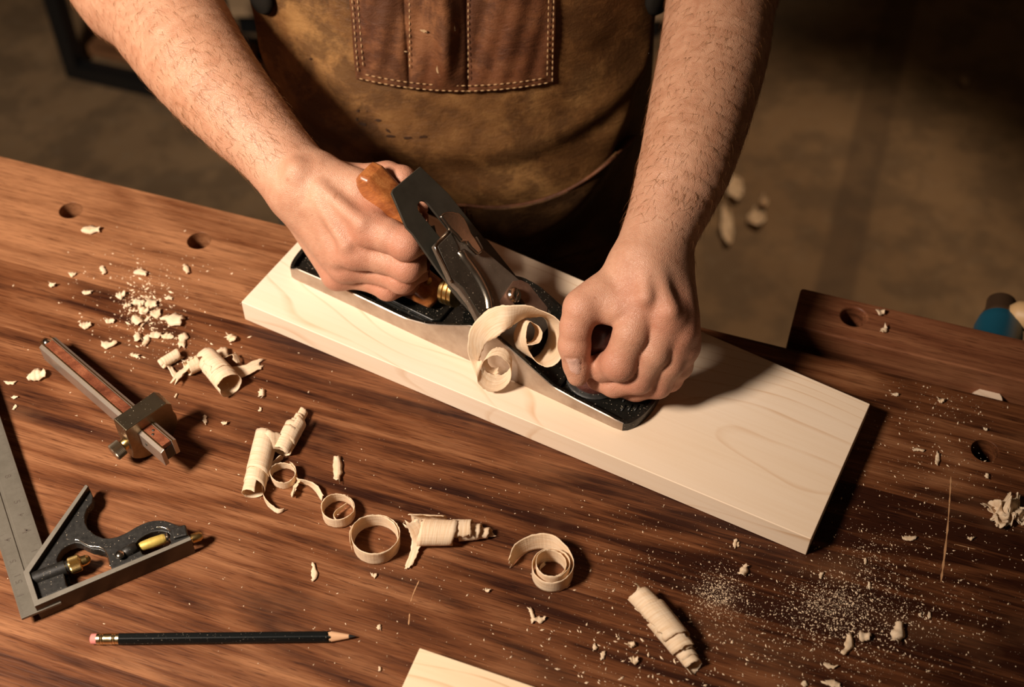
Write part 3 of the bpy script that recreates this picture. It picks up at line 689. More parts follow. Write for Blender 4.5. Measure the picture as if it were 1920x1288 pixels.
# forearm hair
hv = []; hf = []
def add_hair(P, Nn, dirv, L):
    global hv, hf
    t = dirv - Nn * np.dot(dirv, Nn); t /= np.linalg.norm(t) + 1e-9; s = np.cross(t, Nn)
    a = random.uniform(.15, .6); curl = random.uniform(-.6, .6); p = P.copy(); n0 = len(hv); w = .00011; dd = t * math.cos(a) + Nn * math.sin(a)
    for i in range(5):
        k = w * (1 - i / 5.2)
        hv += [p - s * k, p + s * k, p + np.cross(dd, s) * k * 1.2]
        dd = dd + s * curl * .3 - Nn * .16; dd /= np.linalg.norm(dd); p = p + dd * L / 4
    for i in range(4):
        b = n0 + i * 3
        for u_, w_ in ((0, 1), (1, 2), (2, 0)): hf.append([b + u_, b + w_, b + w_ + 3, b + u_ + 3])
def hair_on(A, lat, cnt, t0_, t1_):
    pts = spline([p for p, _ in A], 8); 
    for _ in range(cnt):
        u_ = t0_ + (t1_ - t0_) * random.random() ** .85; i = int(u_ * (len(pts) - 2)); c = pts[i]; ax = pts[i + 1] - pts[i]; ax /= np.linalg.norm(ax)
        a = random.uniform(-math.pi, math.pi); e1 = np.cross(ax, V(0, 0, 1)); e1 /= np.linalg.norm(e1); e2 = np.cross(ax, e1); d = math.cos(a) * e1 + math.sin(a) * e2
        h = HAIRT.ray_cast(Vector(c + d * .12), Vector(-d), .13)
        if h[0] is None: continue
        Nn = np.array(h[1]); 
        if np.dot(Nn, d) < 0: Nn = -Nn
        dr = -ax * .7 + lat * .8 * random.uniform(.4, 1.4) + RS.normal(0, .35, 3)
        add_hair(np.array(h[0]), Nn, dr, random.uniform(.005, .012))
hair_on(armR[:6], V(.3, .1, -.6), 2600, .12, 1.)
hair_on(armL[:7], V(-.3, .1, -.6), 2600, .1, 1.)
tag(mk('arm_hair', hv, hf, M_HAIR, person, smooth=False), kind='stuff')

# ---- clothing
def rad(zr):
    """half width, half depth, centre y of the dressed torso at height zr above the bench"""
    zs = [-.50, -.30, -.16, -.08, 0, .06, .12, .2, .35, .48, .56]
    a = [.205, .19, .176, .172, .170, .168, .166, .166, .180, .185, .08]
    b = [.135, .125, .118, .128, .138, .140, .132, .122, .115, .10, .07]
    return np.interp(zr, zs, a), np.interp(zr, zs, b), np.interp(zr, [-.5, .1, .5], [.985, .975, .985])
def torso_pt(th, zr, off=0.0):
    a, b, cy = rad(zr); e = 2 / 2.35; s, c = math.sin(th), math.cos(th)
    return V(-.050 + (a + off) * math.copysign(abs(s) ** e, s), cy - (b + off) * math.copysign(abs(c) ** e, c), BZ + zr)
def shell(name, th0, th1, z0, z1, offf, mat, parent, nt=120, nz=110, thick=.002, trim=None):
    v = []; f = []
    for j in range(nz + 1):
        zr = z0 + (z1 - z0) * j / nz; k = 1.0 if trim is None else trim(zr)
        for i in range(nt + 1):
            th = th0 + (th1 - th0) * i / nt; th *= k; v.append(torso_pt(th, zr, offf(th, zr)))
    for j in range(nz):
        for i in range(nt): a = j * (nt + 1) + i; f.append([a, a + 1, a + nt + 2, a + nt + 1])
    o = mk(name, v, f, mat, parent); m = o.modifiers.new('s', 'SOLIDIFY'); m.thickness = thick; m.offset = 0; return o
def wav(th, z, k): return math.sin(th * 5.1 + z * 31 + k) * .5 + math.sin(th * 9.3 - z * 23 + k * 2) * .3 + math.sin(th * 2.2 + z * 60 + k) * .2
shell('shirt', -math.pi, math.pi, -.12, .55, lambda t, z: -.004, M_CLOTH, person, 90, 60)
def belly_edge(th):                        # height of the crease where the bib swells over the lap
    t = min(1, abs(th) / 1.35); return -.075 + .30 * t ** 2.2
def ap_off(th, z):
    e = belly_edge(th); s = 1 / (1 + math.exp(-(z - e) / .007)); base = .004 + .0015 * wav(th, z, .3)
    bulge = .014 * s * math.exp(-max(0, z - e) / .09)
    if z < -.03: base += .003 * math.sin(th * 14) * min(1, (-.03 - z) / .2)
    # soft horizontal creases across the lap
    base += .0022 * math.exp(-((z - .045 - .05 * th * th) / .012) ** 2) - .0022 * math.exp(-((z - .02 - .06 * th * th) / .014) ** 2)
    return base + bulge
apron = shell('apron', -1.95, 1.95, -.50, .40, ap_off, M_LEA, person, 260, 240, .0028, lambda z: 1.0 if z < .2 else max(.42, 1 - (z - .2) * 4))
bpy.context.view_layer.update()
vv = [tuple(np.array(p.co) + root) for p in apron.data.vertices]; APT = BVHTree.FromPolygons(vv, [tuple(p.vertices) for p in apron.data.polygons])
def on_apron(px, py, off=.0018):
    d = ray(px, py); h = APT.ray_cast(Vector(CAM), Vector(d / np.linalg.norm(d)))
    if h[0] is None: return None
    nn_ = np.array(h[1]); 
    if np.dot(nn_, d) > 0: nn_ = -nn_
    return np.array(h[0]) + nn_ * off, nn_
def patch(name, Lf, Rf, Tf, Bf, nu, nv, offf, mat, thick=.002):
    """patch on the apron between pixel curves; u across, v down"""
    v = []; f = []
    for j in range(nv + 1):
        for i in range(nu + 1):
            u_, w_ = i / nu, j / nv
            x0, y0 = Tf(u_); x1, y1 = Bf(u_); px = x0 + (x1 - x0) * w_; py = y0 + (y1 - y0) * w_
            r_ = on_apron(px, py, offf(u_, w_)); v.append(r_[0] if r_ else v[-1])
    for j in range(nv):
        for i in range(nu): a = j * (nu + 1) + i; f.append([a, a + nu + 1, a + nu + 2, a + 1])
    o = mk(name, v, f, mat, person); m = o.modifiers.new('s', 'SOLIDIFY'); m.thickness = thick; m.offset = 0; return o
def pk_b(u_): return (672 + (1036 - 672) * u_, 141 + 11 * u_ + 24 * (1 - (2 * u_ - .95) ** 2) * .9)
def pk_t(u_): return (655 + (1040 - 655) * u_, -62)
def pk_off(u_, w_):
    o = .0038
    for c, a, s in ((.14, .004, .09), (.46, .010, .05), (.42, .004, .12), (.78, .005, .12)): o += a * math.exp(-((u_ - c) / s) ** 2) * (1 - w_ ** 6)
    for c in (.265, .565): o -= .003 * math.exp(-((u_ - c) / .012) ** 2)
    return o + .0006 * math.sin(u_ * 60 + w_ * 9)
pocket = patch('bib_pocket', None, None, pk_t, pk_b, 110, 60, pk_off, M_LEAP, .0022)
def stitches(path, inset, name='stitching', L=.0034, gap=.0017, r=.00045, mat=None, par=None):
    m = MB(); 
    for pth in path:
        P = [on_apron(x, y, inset) for x, y in pth]; P = [p for p in P if p]
        q = spline([p[0] for p in P], 14); acc = 0; i = 0; seg = []
        d = np.concatenate([[0], np.cumsum(np.linalg.norm(np.diff(q, axis=0), axis=1))]); s = 0
        while s + L < d[-1]:
            a = np.array([np.interp(s, d, q[:, k]) for k in range(3)]); b = np.array([np.interp(s + L, d, q[:, k]) for k in range(3)])
            mid = (a + b) / 2 + (CAM - a) / np.linalg.norm(CAM - a) * .0007; m.tube([a, mid, b], [r * .6, r, r * .6], 5); s += L + gap
    return m.build(name, mat or M_STITCH, par or person)
def pline(off, u0=0., u1=1., n=26): return [(pk_b(u0 + (u1 - u0) * k / n)[0], pk_b(u0 + (u1 - u0) * k / n)[1] - off) for k in range(n + 1)]
def side(off, y1):
    r = []
    for k in range(14):
        w_ = k / 13; y = -55 + (y1 + 55) * w_; t = (y + 62) / (pk_b(0)[1] + 62); r.append((655 + 17 * t + off, y))
    return r
def sideR(off, y1):
    return [(1040 - 4 * k / 13 - off, -55 + (y1 + 55) * k / 13) for k in range(14)]
stitches([pline(5, .02, .98), pline(15, .05, .95), side(6, 134), side(16, 126), sideR(5, 146), sideR(14, 138), [(770, -50 + 20 * k) for k in range(10)], [(878, -50 + 20 * k) for k in range(11)]], .0068, par=pocket)
# pocket rim tube and hip pocket
def beadline(pth, r, name, mat, off=.002, par=None):
    P = [on_apron(x, y, off) for x, y in pth]; return MB().tube(spline([p[0] for p in P if p], 8), r, 8).build(name, mat, par or person)
beadline([(655 + 17 * (y + 62) / 203, y) for y in range(-55, 138, 12)] + pline(0, .01, .99, 20) + [(1036 + 4 * (152 - y) / 214, y) for y in range(145, -56, -12)], .0011, 'pocket_edge', M_LEA, .003, pocket)
hp = [(790, 372), (830, 370), (872, 371), (905, 374), (940, 374), (980, 369), (1020, 359), (1060, 344), (1100, 320), (1135, 291), (1160, 265), (1175, 250)]
def hp_t(u_):
    x = 780 + (1185 - 780) * u_; return (x, float(np.interp(x, [p[0] for p in hp], [p[1] for p in hp])))
def hp_b(u_): return (780 + (1170 - 780) * u_, 560 - 120 * u_)
lapp = patch('lap_pocket', None, None, hp_t, hp_b, 60, 40, lambda u_, w_: .004 + .006 * math.sin(math.pi * u_) * math.exp(-w_ * 3), M_LEAD, .002)
beadline(hp, .0016, 'lap_pocket_edge', M_LEAP, .0085, lapp)
beadline([(873, 374), (874, 400), (876, 430), (880, 470)], .0009, 'lap_seam', M_LEAP, .008, lapp)
stitches([[(866, 378), (867, 400), (869, 430)], [(881, 378), (882, 400), (884, 430)]], .0085, 'lap_stitching', mat=M_LEAP, par=lapp)
# glue stains and scuffs on the leather
def blob(m, px, py, rx, ry, off, a=0., n=14):
    r0 = on_apron(px, py, off)
    if not r0: return
    ring_ = []
    for k in range(n):
        q = 2 * math.pi * k / n; s = random.uniform(.6, 1.25); x = rx * s * math.cos(q); y = ry * s * math.sin(q)
        r1 = on_apron(px + x * math.cos(a) - y * math.sin(a), py + x * math.sin(a) + y * math.cos(a), off)
        ring_.append(r1[0] if r1 else r0[0])
    m.add([r0[0]] + ring_, [[0, 1 + k, 1 + (k + 1) % n] for k in range(n)])
for px, py, rx, ry, a in [(673, 205, 2.5, 3, 0), (671, 222, 2, 5, 0), (680, 230, 8, 3, .3), (709, 223, 7, 2.5, .1), (728, 243, 6, 2, .7), (735, 253, 10, 3.2, .1), (764, 256, 10, 2.6, 0), (794, 254, 9, 2.6, -.1), (585, 108, 3, 2.4, 0), (689, 206, 1.2, 1.2, 0)]:
    st = MB(); blob(st, px, py, rx, ry, .0022, a); st.build('glue_stain', M_STAIN, apron, smooth=False)
M_SCUFF = plain('pale_scuff', (.42, .27, .14), .7)
for px, py, rx, ry, a in [(825, 108, 5, 15, .1), (829, 122, 7, 9, 0), (796, 44, 8, 3, .2), (735, 102, 2, 10, -.15), (760, 90, 5, 1.2, .1), (838, 36, 1, 7, .2), (853, 38, 1.2, 6, -.1), (937, 97, 3, 6, -.2)]:
    sf = MB(); blob(sf, px, py, rx, ry, .0125 if px < 860 and px > 790 else .006, a); sf.build('pocket_scuff', M_SCUFF, pocket, smooth=False)
# straps / tie loops at the apron sides
for px, py in ((503, -6), (1222, -4)):
    r_ = on_apron(px, py, .006)
    if r_: MB().lathe(r_[0] - r_[1] * .004, r_[1] * .009, [(0, .010), (.5, .013), (1, .010)], 24).build('apron_toggle', M_CLOTH, apron)
# sleeves, trousers, boots (below and above the frame)
for A in (armR, armL):
    a = A[-2][0] + (A[-3][0] - A[-2][0]) * .25; MB().tube([a, A[-2][0], A[-1][0]], [.066, .072, .082], 32).build('sleeve', M_CLOTH, person)
for s in (-1, 1):
    x = -.05 + s * .095; MB().tube([V(x, .99, BZ - .06), V(x + s * .01, .985, BZ - .35), V(x + s * .015, .99, .42), V(x + s * .02, 1.0, .06)], [.095, .088, .072, .075], 32).build('trouser_leg', M_TROUS, person)
    def bf(P, x=x, s=s): return np.maximum(smin(capsule(P, V(x + s * .02, 1.0, .05), V(x + s * .03, .84, .035), .05, .042), capsule(P, V(x + s * .02, 1.01, .05), V(x + s * .02, 1.01, .16), .052, .055), .03), -P[:, 2])
    P_, F_ = sdf_mesh(bf, V(x - .2, .7, -.01), V(x + .2, 1.15, .24), .006); mk('boot', P_, F_, M_BOOT, person)
def hair_f(P): return np.maximum(ellipsoid(P, HC + V(0, .008, .008), V(.084, .104, .092)), -(P[:, 2] - HC[2] + .0 + (HC[1] - P[:, 1]) * -.55 + .02) * .8)
P_, F_ = sdf_mesh(hair_f, HC - .13, HC + .13, .005); mk('head_hair', P_, F_, M_HAIRH, person)
MB().tube([torso_pt(-.35, .38, .004), V(-.13, .92, BZ + .52), V(-.12, .99, BZ + .56), V(-.05, 1.03, BZ + .56), V(.02, .99, BZ + .56), V(.03, .92, BZ + .52), torso_pt(.35, .38, .004)], .008, 8).build('neck_strap', M_LEA, person)

# ================================================================== MARKING GAUGE
gA, gB = U(82, 634, .017), U(317, 836, .034)
gd = gB - gA; gl = np.linalg.norm(gd); gd /= gl
glat = np.cross(gd, V(0, 0, 1)); glat /= np.linalg.norm(glat)        # towards the viewer's left/near side
gup = np.cross(glat, gd)
gauge = empty('marking_gauge', (*(gA + gd * gl * .75)[:2], BZ), 'steel and rosewood marking gauge with a rounded brass-toned head lying left on the bench', 'marking gauge')
def Gp(s, l, u): return gA + gd * s + glat * l + gup * u                # along, near side, up from top face
hw = .0073
# stem: rosewood core between two steel strips
stem = bevel(MB().prism([Gp(0.006, hw - .0035, -.0005), Gp(.006, -hw + .0035, -.0005), Gp(.006, -hw + .0035, -.0145), Gp(.006, hw - .0035, -.0145)], gd * (gl - .010)).build('wooden_stem', M_GAUGE, gauge, smooth=False), .0006, 2)
for s_ in (1, -1):
    y0, y1 = (hw - .0034) * s_, hw * s_
    strip = bevel(MB().prism([Gp(0.004, y0, 0), Gp(.004, y1, -.0016), Gp(.004, y1, -.0148), Gp(.004, y0, -.0148)], gd * (gl - (.004 if s_ > 0 else .007))).build('steel_strip', M_STEEL, gauge, smooth=False), .0004, 2)
    MB().box(Gp(gl * .5, y0 + .0004 * s_, .0002), gd * gl * .49, glat * .00025, gup * .0003).build('brass_inlay', M_BRASS, strip, smooth=False)
MB().box(Gp(gl - .0046, 0, -.0095), gd * .0012, glat * .0045, gup * .005).build('end_plate', M_JAPAN, gauge, smooth=False)
MB().lathe(Gp(.006, 0, -.0035), -gd * .008, [(0, .0034), (.5, .0036), (.9, .0028), (1, .001)], 24).build('scribing_pin', M_CHROME, gauge)
for k_ in (.018, .021): MB().lathe(Gp(gl - k_, .0012 * (1 if k_ == .018 else -1), -.0006), gup * .0004, [(0, .001), (1, .001)], 16).build('pin_dot', M_IRON, stem)
MB().lathe(Gp(gl - .020, hw, -.007), glat * .0004, [(0, .0011), (1, .0011)], 16).build('strip_rivet', M_IRON, strip)
# head block: truncated disc
hcP = U(226, 795, .040); sH = float(np.dot(hcP - gA, gd)) + .001
gc = Gp(sH, 0, 0); gc = V(gc[0], gc[1], BZ); R_ = .0195; hgt = .0405; cz = .0178
ldir = glat.copy(); ldir[2] = 0; ldir /= np.linalg.norm(ldir); fd = V(gd[0], gd[1], 0); fd /= np.linalg.norm(fd)
# slide the head along the stem so its top back-left corner sits where the photo shows it
tl = U(213, 785, hgt); gc = gc + fd * float(np.dot(tl - gc, fd))
wl = float(np.dot(tl - gc, ldir)); tr = U(290, 736, hgt); wr = float(np.dot(tr - gc, ldir)); thk = float(np.dot(U(238, 806, hgt) - tl, fd))
pl = [(wl, hgt), (wr, hgt)]
mid_ = (wl + wr) / 2; hwid = (wl - wr) / 2
shape = [(mid_ + hwid, hgt), (mid_ - hwid, hgt), (mid_ - hwid - .004, hgt - .0045)]
for k in range(1, 19):
    a = math.radians(28 - k * 11.8); shape.append((mid_ - R_ * 1.0 * math.cos(a), max(.0, cz + R_ * .95 * math.sin(a))))
shape = [(mid_ + hwid, hgt), (mid_ - hwid, hgt), (mid_ - hwid - .0035, hgt - .004)] + [(mid_ - .0215 * math.cos(math.radians(a)), .0208 + .0208 * math.sin(math.radians(a))) for a in range(20, -151, -10)] + [(mid_ + hwid + .0006, .016), (mid_ + hwid + .0006, hgt - .002)]
hb = MB().prism([gc + ldir * l + V(0, 0, z) for l, z in shape], fd * thk).build('gauge_head', M_BRONZE, gauge, smooth=False)
bevel(hb, .0007, 3, 25)
tsc = U(228, 842, .0165); tsc = gc + ldir * (mid_ + hwid) + fd * thk * .5 + V(0, 0, .0195); ax = ldir * 1.0 + V(0, 0, -.12); ax /= np.linalg.norm(ax)
MB().lathe(tsc - ax * .002, ax * .006, [(0, .0042), (.8, .0042), (1, .0034)], 28).build('screw_collar', M_BRASS, hb, sharp=40)
kn = []; m = MB()
nk = 44; v = []; f = []
for t, r in [(0, .0045), (.0, .0062), (.88, .0064), (1, .0054), (1, .001)]:
    for k in range(nk * 2):
        q = math.pi * k / nk; e1 = V(0, 0, 1) - ax * ax[2]; e1 /= np.linalg.norm(e1); e2 = np.cross(ax, e1); rr = r * (.93 if k % 2 and r > .006 else 1)
        v.append(tsc + ax * (.004 + .0075 * t) + (e1 * math.cos(q) + e2 * math.sin(q)) * rr)
for i in range(4):
    for k in range(nk * 2): f.append([i * 2 * nk + k, i * 2 * nk + (k + 1) % (2 * nk), (i + 1) * 2 * nk + (k + 1) % (2 * nk), (i + 1) * 2 * nk + k])
f.append([4 * 2 * nk + k for k in range(2 * nk)]); mk('thumb_screw', v, f, metal('worn_nickel', (.45, .36, .26), .3, .2, 80), gauge, smooth=False)

# ================================================================== COMBINATION SQUARE
z3 = lambda x, y: (x / 4.6 + 20, y / 4.6 + 890)
z4 = lambda x, y: (x / 9.2 + 200, y / 9.2 + 950)
sqc = U(110, 1090); square = empty('combination_square', (sqc[0], sqc[1], BZ), 'combination square with black cast head and engraved steel rule at lower left', 'combination square')
HZ = .0165; RZ = .0105
# rule
rr1, rr0 = U(78, 1017, RZ), U(0, 780, RZ); rdir = rr0 - rr1; rdir /= np.linalg.norm(rdir)      # upwards along the rule
rn = V(rdir[1], -rdir[0], 0)                                                                  # to the right edge
ll = U(30, 1128, RZ); wdt = float(np.dot(rr1 - ll, rn)); end = U(40, 1160, RZ)
e0 = ll + rdir * float(np.dot(end - ll, rdir)); L_ = .27
rule = MB().prism([e0, e0 + rn * wdt, e0 + rn * wdt + rdir * L_, e0 + rdir * L_], V(0, 0, -.0022)).build('rule', M_RULE, square, smooth=False)
g0 = U(47, 1064, RZ); gw = float(np.dot(g0 - e0, rn))
cut(rule, [MB().box(e0 + rn * gw + rdir * (.033 + L_ / 2), rn * .0011, rdir * (L_ / 2 + .004), V(0, 0, .0008)).build('c', M_RULE)]); bevel(rule, .0003, 2, 30)
tk = MB(); k = 0; s_ = .0012
while s_ < .262:
    ln_ = .0048 if k % 16 == 0 else .0036 if k % 8 == 0 else .0027 if k % 4 == 0 else .0018
    for sd_, a in ((0, 1), (wdt, -1)):
        c_ = e0 + rdir * s_ + rn * (sd_ + a * (ln_ / 2 + .0003)) + V(0, 0, .00004); tk.add([c_ - rn * ln_ / 2 - rdir * .00012, c_ + rn * ln_ / 2 - rdir * .00012, c_ + rn * ln_ / 2 + rdir * .00012, c_ - rn * ln_ / 2 + rdir * .00012], [[0, 1, 2, 3]])
    k += 1; s_ += .00105
tag(tk.build('graduation_marks', M_ENGR, rule, smooth=False), kind='stuff')
def digit(ch, px, py, size, flip=False):
    c = bpy.data.curves.new('d', 'FONT'); c.body = ch; c.size = size; c.align_x = 'CENTER'; c.align_y = 'CENTER'; c.extrude = .00002; c.resolution_u = 3; c.offset = .00006
    o = bpy.data.objects.new('d', c); COL.objects.link(o); bpy.context.view_layer.update()
    me = bpy.data.meshes.new_from_object(o.evaluated_get(bpy.context.evaluated_depsgraph_get())); bpy.data.objects.remove(o); bpy.data.curves.remove(c)
    vs = np.array([list(p.co) for p in me.vertices]); fs = [list(p.vertices) for p in me.polygons]; bpy.data.meshes.remove(me)
    P = U(px, py, RZ + .00012); X = rdir * (1 if flip else -1); Y = np.cross(V(0, 0, 1), X)
    w_ = P + vs[:, :1] * X + vs[:, 1:2] * Y + vs[:, 2:3] * V(0, 0, 1); return mk('engraved_digit', w_, fs, M_ENGR, rule, smooth=False)
for ch, x, y, s_ in [('5', *z3(50, 235), .0062), ('4', *z3(90, 345), .0050), ('4', *z3(130, 482), .0085), ('1', *z3(200, 655), .0055), ('8', 14, 893, .006), ('5', *z3(20, 745), .0055), ('5', *z3(72, 920), .0060), ('1', *z3(85, 1040), .0062), ('1', *z3(60, 868), .0055), ('4', 15, 1012, .0062)]:
    if x > 2: digit(ch, x, y, s_, flip=(x < 40 and y > 960) or y > 1080)
# head: machined frame
def UP_(pts, z): return [U(x, y, z) for x, y in pts]
fr_o = [z3(655, 85), z3(640, 88), z3(105, 840), z3(205, 1137), z4(1465, 567), z4(1440, 511), z3(236, 1074), z3(161, 842), z3(668, 100)]
fro = MB().prism(UP_(fr_o, HZ), V(0, 0, -HZ)); fro.m = [0, 0] + [1] * (len(fro.m) - 2)
bevel(fro.build('machined_frame', [M_FRTOP, M_FRSIDE], square, smooth=False), .0004, 2, 30)
web = [z3(664, 88), z3(690, 140), z3(710, 190), z3(702, 240), z3(655, 295), z3(638, 350), z3(640, 410), z3(668, 465), z3(725, 515), z3(800, 545), z4(60, 540), z4(180, 515), z4(290, 470), z4(400, 412), z4(500, 350), z4(600, 300), z4(700, 260), z4(800, 238), z4(900, 230), z4(1000, 238), z4(1100, 268), z4(1200, 310), z4(1320, 345), z4(1380, 440), z4(1445, 513), z3(232, 1078), z3(158, 842)]
wz0, wz1 = .0050, .0120
wb_ = MB().prism(UP_(web, wz1), V(0, 0, wz0 - wz1)).build('cast_web', M_CAST, square, smooth=False)
h1 = [z3(385, 700), z3(400, 660), z3(430, 615), z3(480, 580), z3(545, 558), z3(590, 565), z3(630, 590), z3(690, 615), z3(760, 622), z3(805, 645), z3(830, 690), z3(845, 740), z3(858, 790), z3(840, 812), z3(700, 868), z3(560, 925), z3(500, 945), z3(470, 930), z3(455, 870), z3(440, 800), z3(400, 760)]
h2 = [z4(460, 620), z4(500, 550), z4(560, 490), z4(650, 430), z4(750, 385), z4(850, 365), z4(950, 368), z4(1030, 390), z4(1075, 425), z4(1060, 480), z4(1090, 560), z4(1020, 640), z4(850, 720), z4(700, 770), z4(600, 760), z4(560, 690)]
cut(wb_, [MB().prism(UP_(h, wz1 + .004), V(0, 0, -.02)).build('c', M_CAST) for h in (h1, h2)])
bevel(wb_, .0008, 3, 30)
# worn bright rims of the two openings
MB().tube(spline(UP_([z3(552, 560), z3(590, 566), z3(630, 590), z3(690, 616), z3(760, 622), z3(806, 646), z3(832, 690), z3(848, 742), z3(859, 788)], wz1), 4), .0004, 6).build('worn_rim', M_CHROME, square)
MB().tube(spline(UP_([z4(855, 350), z4(950, 350), z4(1030, 375), z4(1085, 415), z4(1070, 450)], wz1), 4), .0005, 6).build('worn_rim', M_CHROME, square)
# clamp boss, brass nut
n0_, n1_ = U(*z3(200, 905), .0105), U(*z3(505, 790), .0105); nd = n1_ - n0_; nd[2] = 0; nd /= np.linalg.norm(nd)
MB().lathe(n0_, n1_ - n0_, [(0, .0050), (.9, .0050), (.93, .0043), (1, .0043)], 32).build('clamp_boss', M_CAST, square, sharp=40)
MB().box((n0_ + n1_) / 2 - nd * .003 - V(0, 0, .006) + V(nd[1], -nd[0], 0) * .004, nd * .012, V(nd[1], -nd[0], 0) * .006, V(0, 0, .0025)).build('clamp_base', M_CAST, square, smooth=False)
v = []; f = []; nk = 40; e1 = V(0, 0, 1); e2 = np.cross(nd, e1)
pr_ = [(-.001, .0034), (0, .0050), (.001, .0057), (.0068, .0057), (.0076, .0048), (.0082, .0036), (.0115, .0034), (.0132, .0026), (.0142, .0008)]
for t, r in pr_:
    for k in range(2 * nk): q = math.pi * k / nk; rr = r * (.94 if k % 2 and r > .0055 else 1); v.append(n1_ + nd * t + (e1 * math.cos(q) + e2 * math.sin(q)) * rr)
for i in range(len(pr_) - 1):
    for k in range(2 * nk): f.append([i * 2 * nk + k, i * 2 * nk + (k + 1) % (2 * nk), (i + 1) * 2 * nk + (k + 1) % (2 * nk), (i + 1) * 2 * nk + k])
mk('knurled_nut', v, f, M_BRASS, square, smooth=False)
# level vial and its housing
a0, a1 = U(*z4(235, 835), .012), U(*z4(520, 700), .012)
MB().tube([a0 - V(0, 0, .001), a0 * .6 + a1 * .4, a1], [.0036, .0040, .0040], 20).build('vial_housing', M_CAST, square)
b0_, b1_ = U(*z4(545, 705), .0105), U(*z4(1020, 540), .0105)
vial = MB().lathe(b0_, b1_ - b0_, [(0, .0022), (.15, .0032), (.5, .0036), (.9, .0034), (1, .0028)], 28).build('level_vial', metal('vial_brass', (.62, .44, .10), .5, .3, 300, mt=.4), square)
MB().lathe(b1_ - (b1_ - b0_) * .03, (b1_ - b0_) * .13, [(0, .0028), (.2, .0036), (.5, .0026), (.7, .0038), (1, .003)], 20).build('vial_clip', M_CHROME, vial, sharp=30)
c0_, c1_ = U(*z4(1150, 480), .012), U(*z4(1370, 420), .012); cdv = (c1_ - c0_) / 2; cn = V(cdv[1], -cdv[0], 0) / np.linalg.norm(cdv)
bevel(MB().box((c0_ + c1_) / 2 - V(0, 0, .003), cdv * 1.15, cn * .0045, V(0, 0, .005)).build('end_block', M_CAST, square, smooth=False), .0012, 3)
MB().lathe(U(*z4(225, 830), .0152), V(0, 0, .0018), [(0, .0032), (.6, .0028), (1, .001)], 20).build('web_screw', M_CHROME, square)
s0_ = U(*z4(1450, 560), .0095); sdv = U(*z4(1600, 510), .0095) - s0_; sdv /= np.linalg.norm(sdv)
MB().lathe(s0_ - sdv * .004, sdv * .012, [(0, .0016), (.35, .0018), (.42, .0032), (.85, .0033), (1, .0020)], 24).build('scriber_knob', M_BRASS, square, sharp=40)

# ================================================================== PENCIL
pr = .0037; q0, q1 = U(170, 1198, pr), U(667, 1193, .0028)
pd = (q1 - q0) / np.linalg.norm(q1 - q0); pL = np.linalg.norm(q1 - q0); ps = np.cross(pd, V(0, 0, 1)); ps /= np.linalg.norm(ps); pup = np.cross(ps, pd)
pencil = empty('pencil', (*((q0 + q1) / 2)[:2], BZ), 'black hexagonal pencil with pink eraser lying along the bottom edge', 'pencil')
def tpx(x): return float(np.dot(U(x, 1196, pr) - q0, pd))
def ringv(t, r, hexa, n=48):
    out = []
    for k in range(n):
        a = 2 * math.pi * k / n + math.pi / 6; rr = r
        if hexa: b_ = (a % (math.pi / 3)) - math.pi / 6; rr = r * .94 / max(.9, math.cos(b_)) if True else r
        tt = t(k / n) if callable(t) else t
        out.append(q0 + pd * tt + ps * math.cos(a) * rr + pup * math.sin(a) * rr)
    return out
def loft(rings, name, mat, cap=True, sharp=25, n=48, par=None):
    v = [p for r in rings for p in r]; f = []
    for i in range(len(rings) - 1):
        for k in range(n): f.append([i * n + k, i * n + (k + 1) % n, (i + 1) * n + (k + 1) % n, (i + 1) * n + k])
    if cap: f.append(list(range(n))[::-1]); f.append([(len(rings) - 1) * n + k for k in range(n)])
    return mk(name, v, f, mat, par or pencil, sharp=sharp)
def paint_mat():
    g = G('black_pencil_lacquer', .3, spec=.5); v_ = g.coord('Object'); a = g.noise(v_, 1100, 2, .6); 
    return g.out(g.mix(g.ramp(a, [(.70, 0.), (.73, 1.)]), (.003, .004, .004), (.4, .33, .25)))
t_e, t_f, t_b, t_w = tpx(183), tpx(224), tpx(621), tpx(663)
wave = lambda base, amp: (lambda u_: base - amp * abs(math.sin(u_ * 6 * math.pi / 2 * 1.0 + math.pi / 2 * 0)) ** 1.0)
loft([ringv(0, .0022, 0), ringv(.0006, .0033, 0), ringv(t_e, .0034, 0)], 'eraser', plain('pink_eraser', (.62, .20, .17), .8))
fr_ = [ringv(t_e - .0003, .0034, 0)]
for k in range(9): fr_ += [ringv(t_e + (t_f - t_e) * (k + .2) / 9, .0037 if k in (1, 2, 6, 7) else .00355, 0), ringv(t_e + (t_f - t_e) * (k + .7) / 9, .0034 if k in (1, 2, 6, 7) else .00355, 0)]
loft(fr_ + [ringv(t_f, .0036, 0)], 'ferrule', metal('gold_ferrule', (.85, .62, .32), .22, .1, 60))
wv = lambda u_: t_b - .0026 * (1 - abs(math.cos(u_ * 6 * math.pi)))
wv = lambda u_: t_b - .0030 * abs(math.sin(3 * (u_ * 2 * math.pi + math.pi / 6)))
loft([ringv(t_f, pr, 1), ringv(wv, pr, 1)], 'pencil_barrel', paint_mat(), sharp=30)
pL_ = tpx(663); tipt = tpx(667 + 0); 
loft([ringv(lambda u_: wv(u_) + .00002, pr * .985, 1), ringv(t_b + .0006, pr * .93, 0), ringv(t_b + (tipt - t_b) * .72, pr * .36, 0)], 'sharpened_wood', plain('cedar', (.62, .36, .20), .6))
loft([ringv(t_b + (tipt - t_b) * .70, pr * .38, 0), ringv(tipt - .0006, pr * .10, 0), ringv(tipt, .0001, 0)], 'pencil_lead', plain('graphite', (.03, .03, .03), .35, .3))

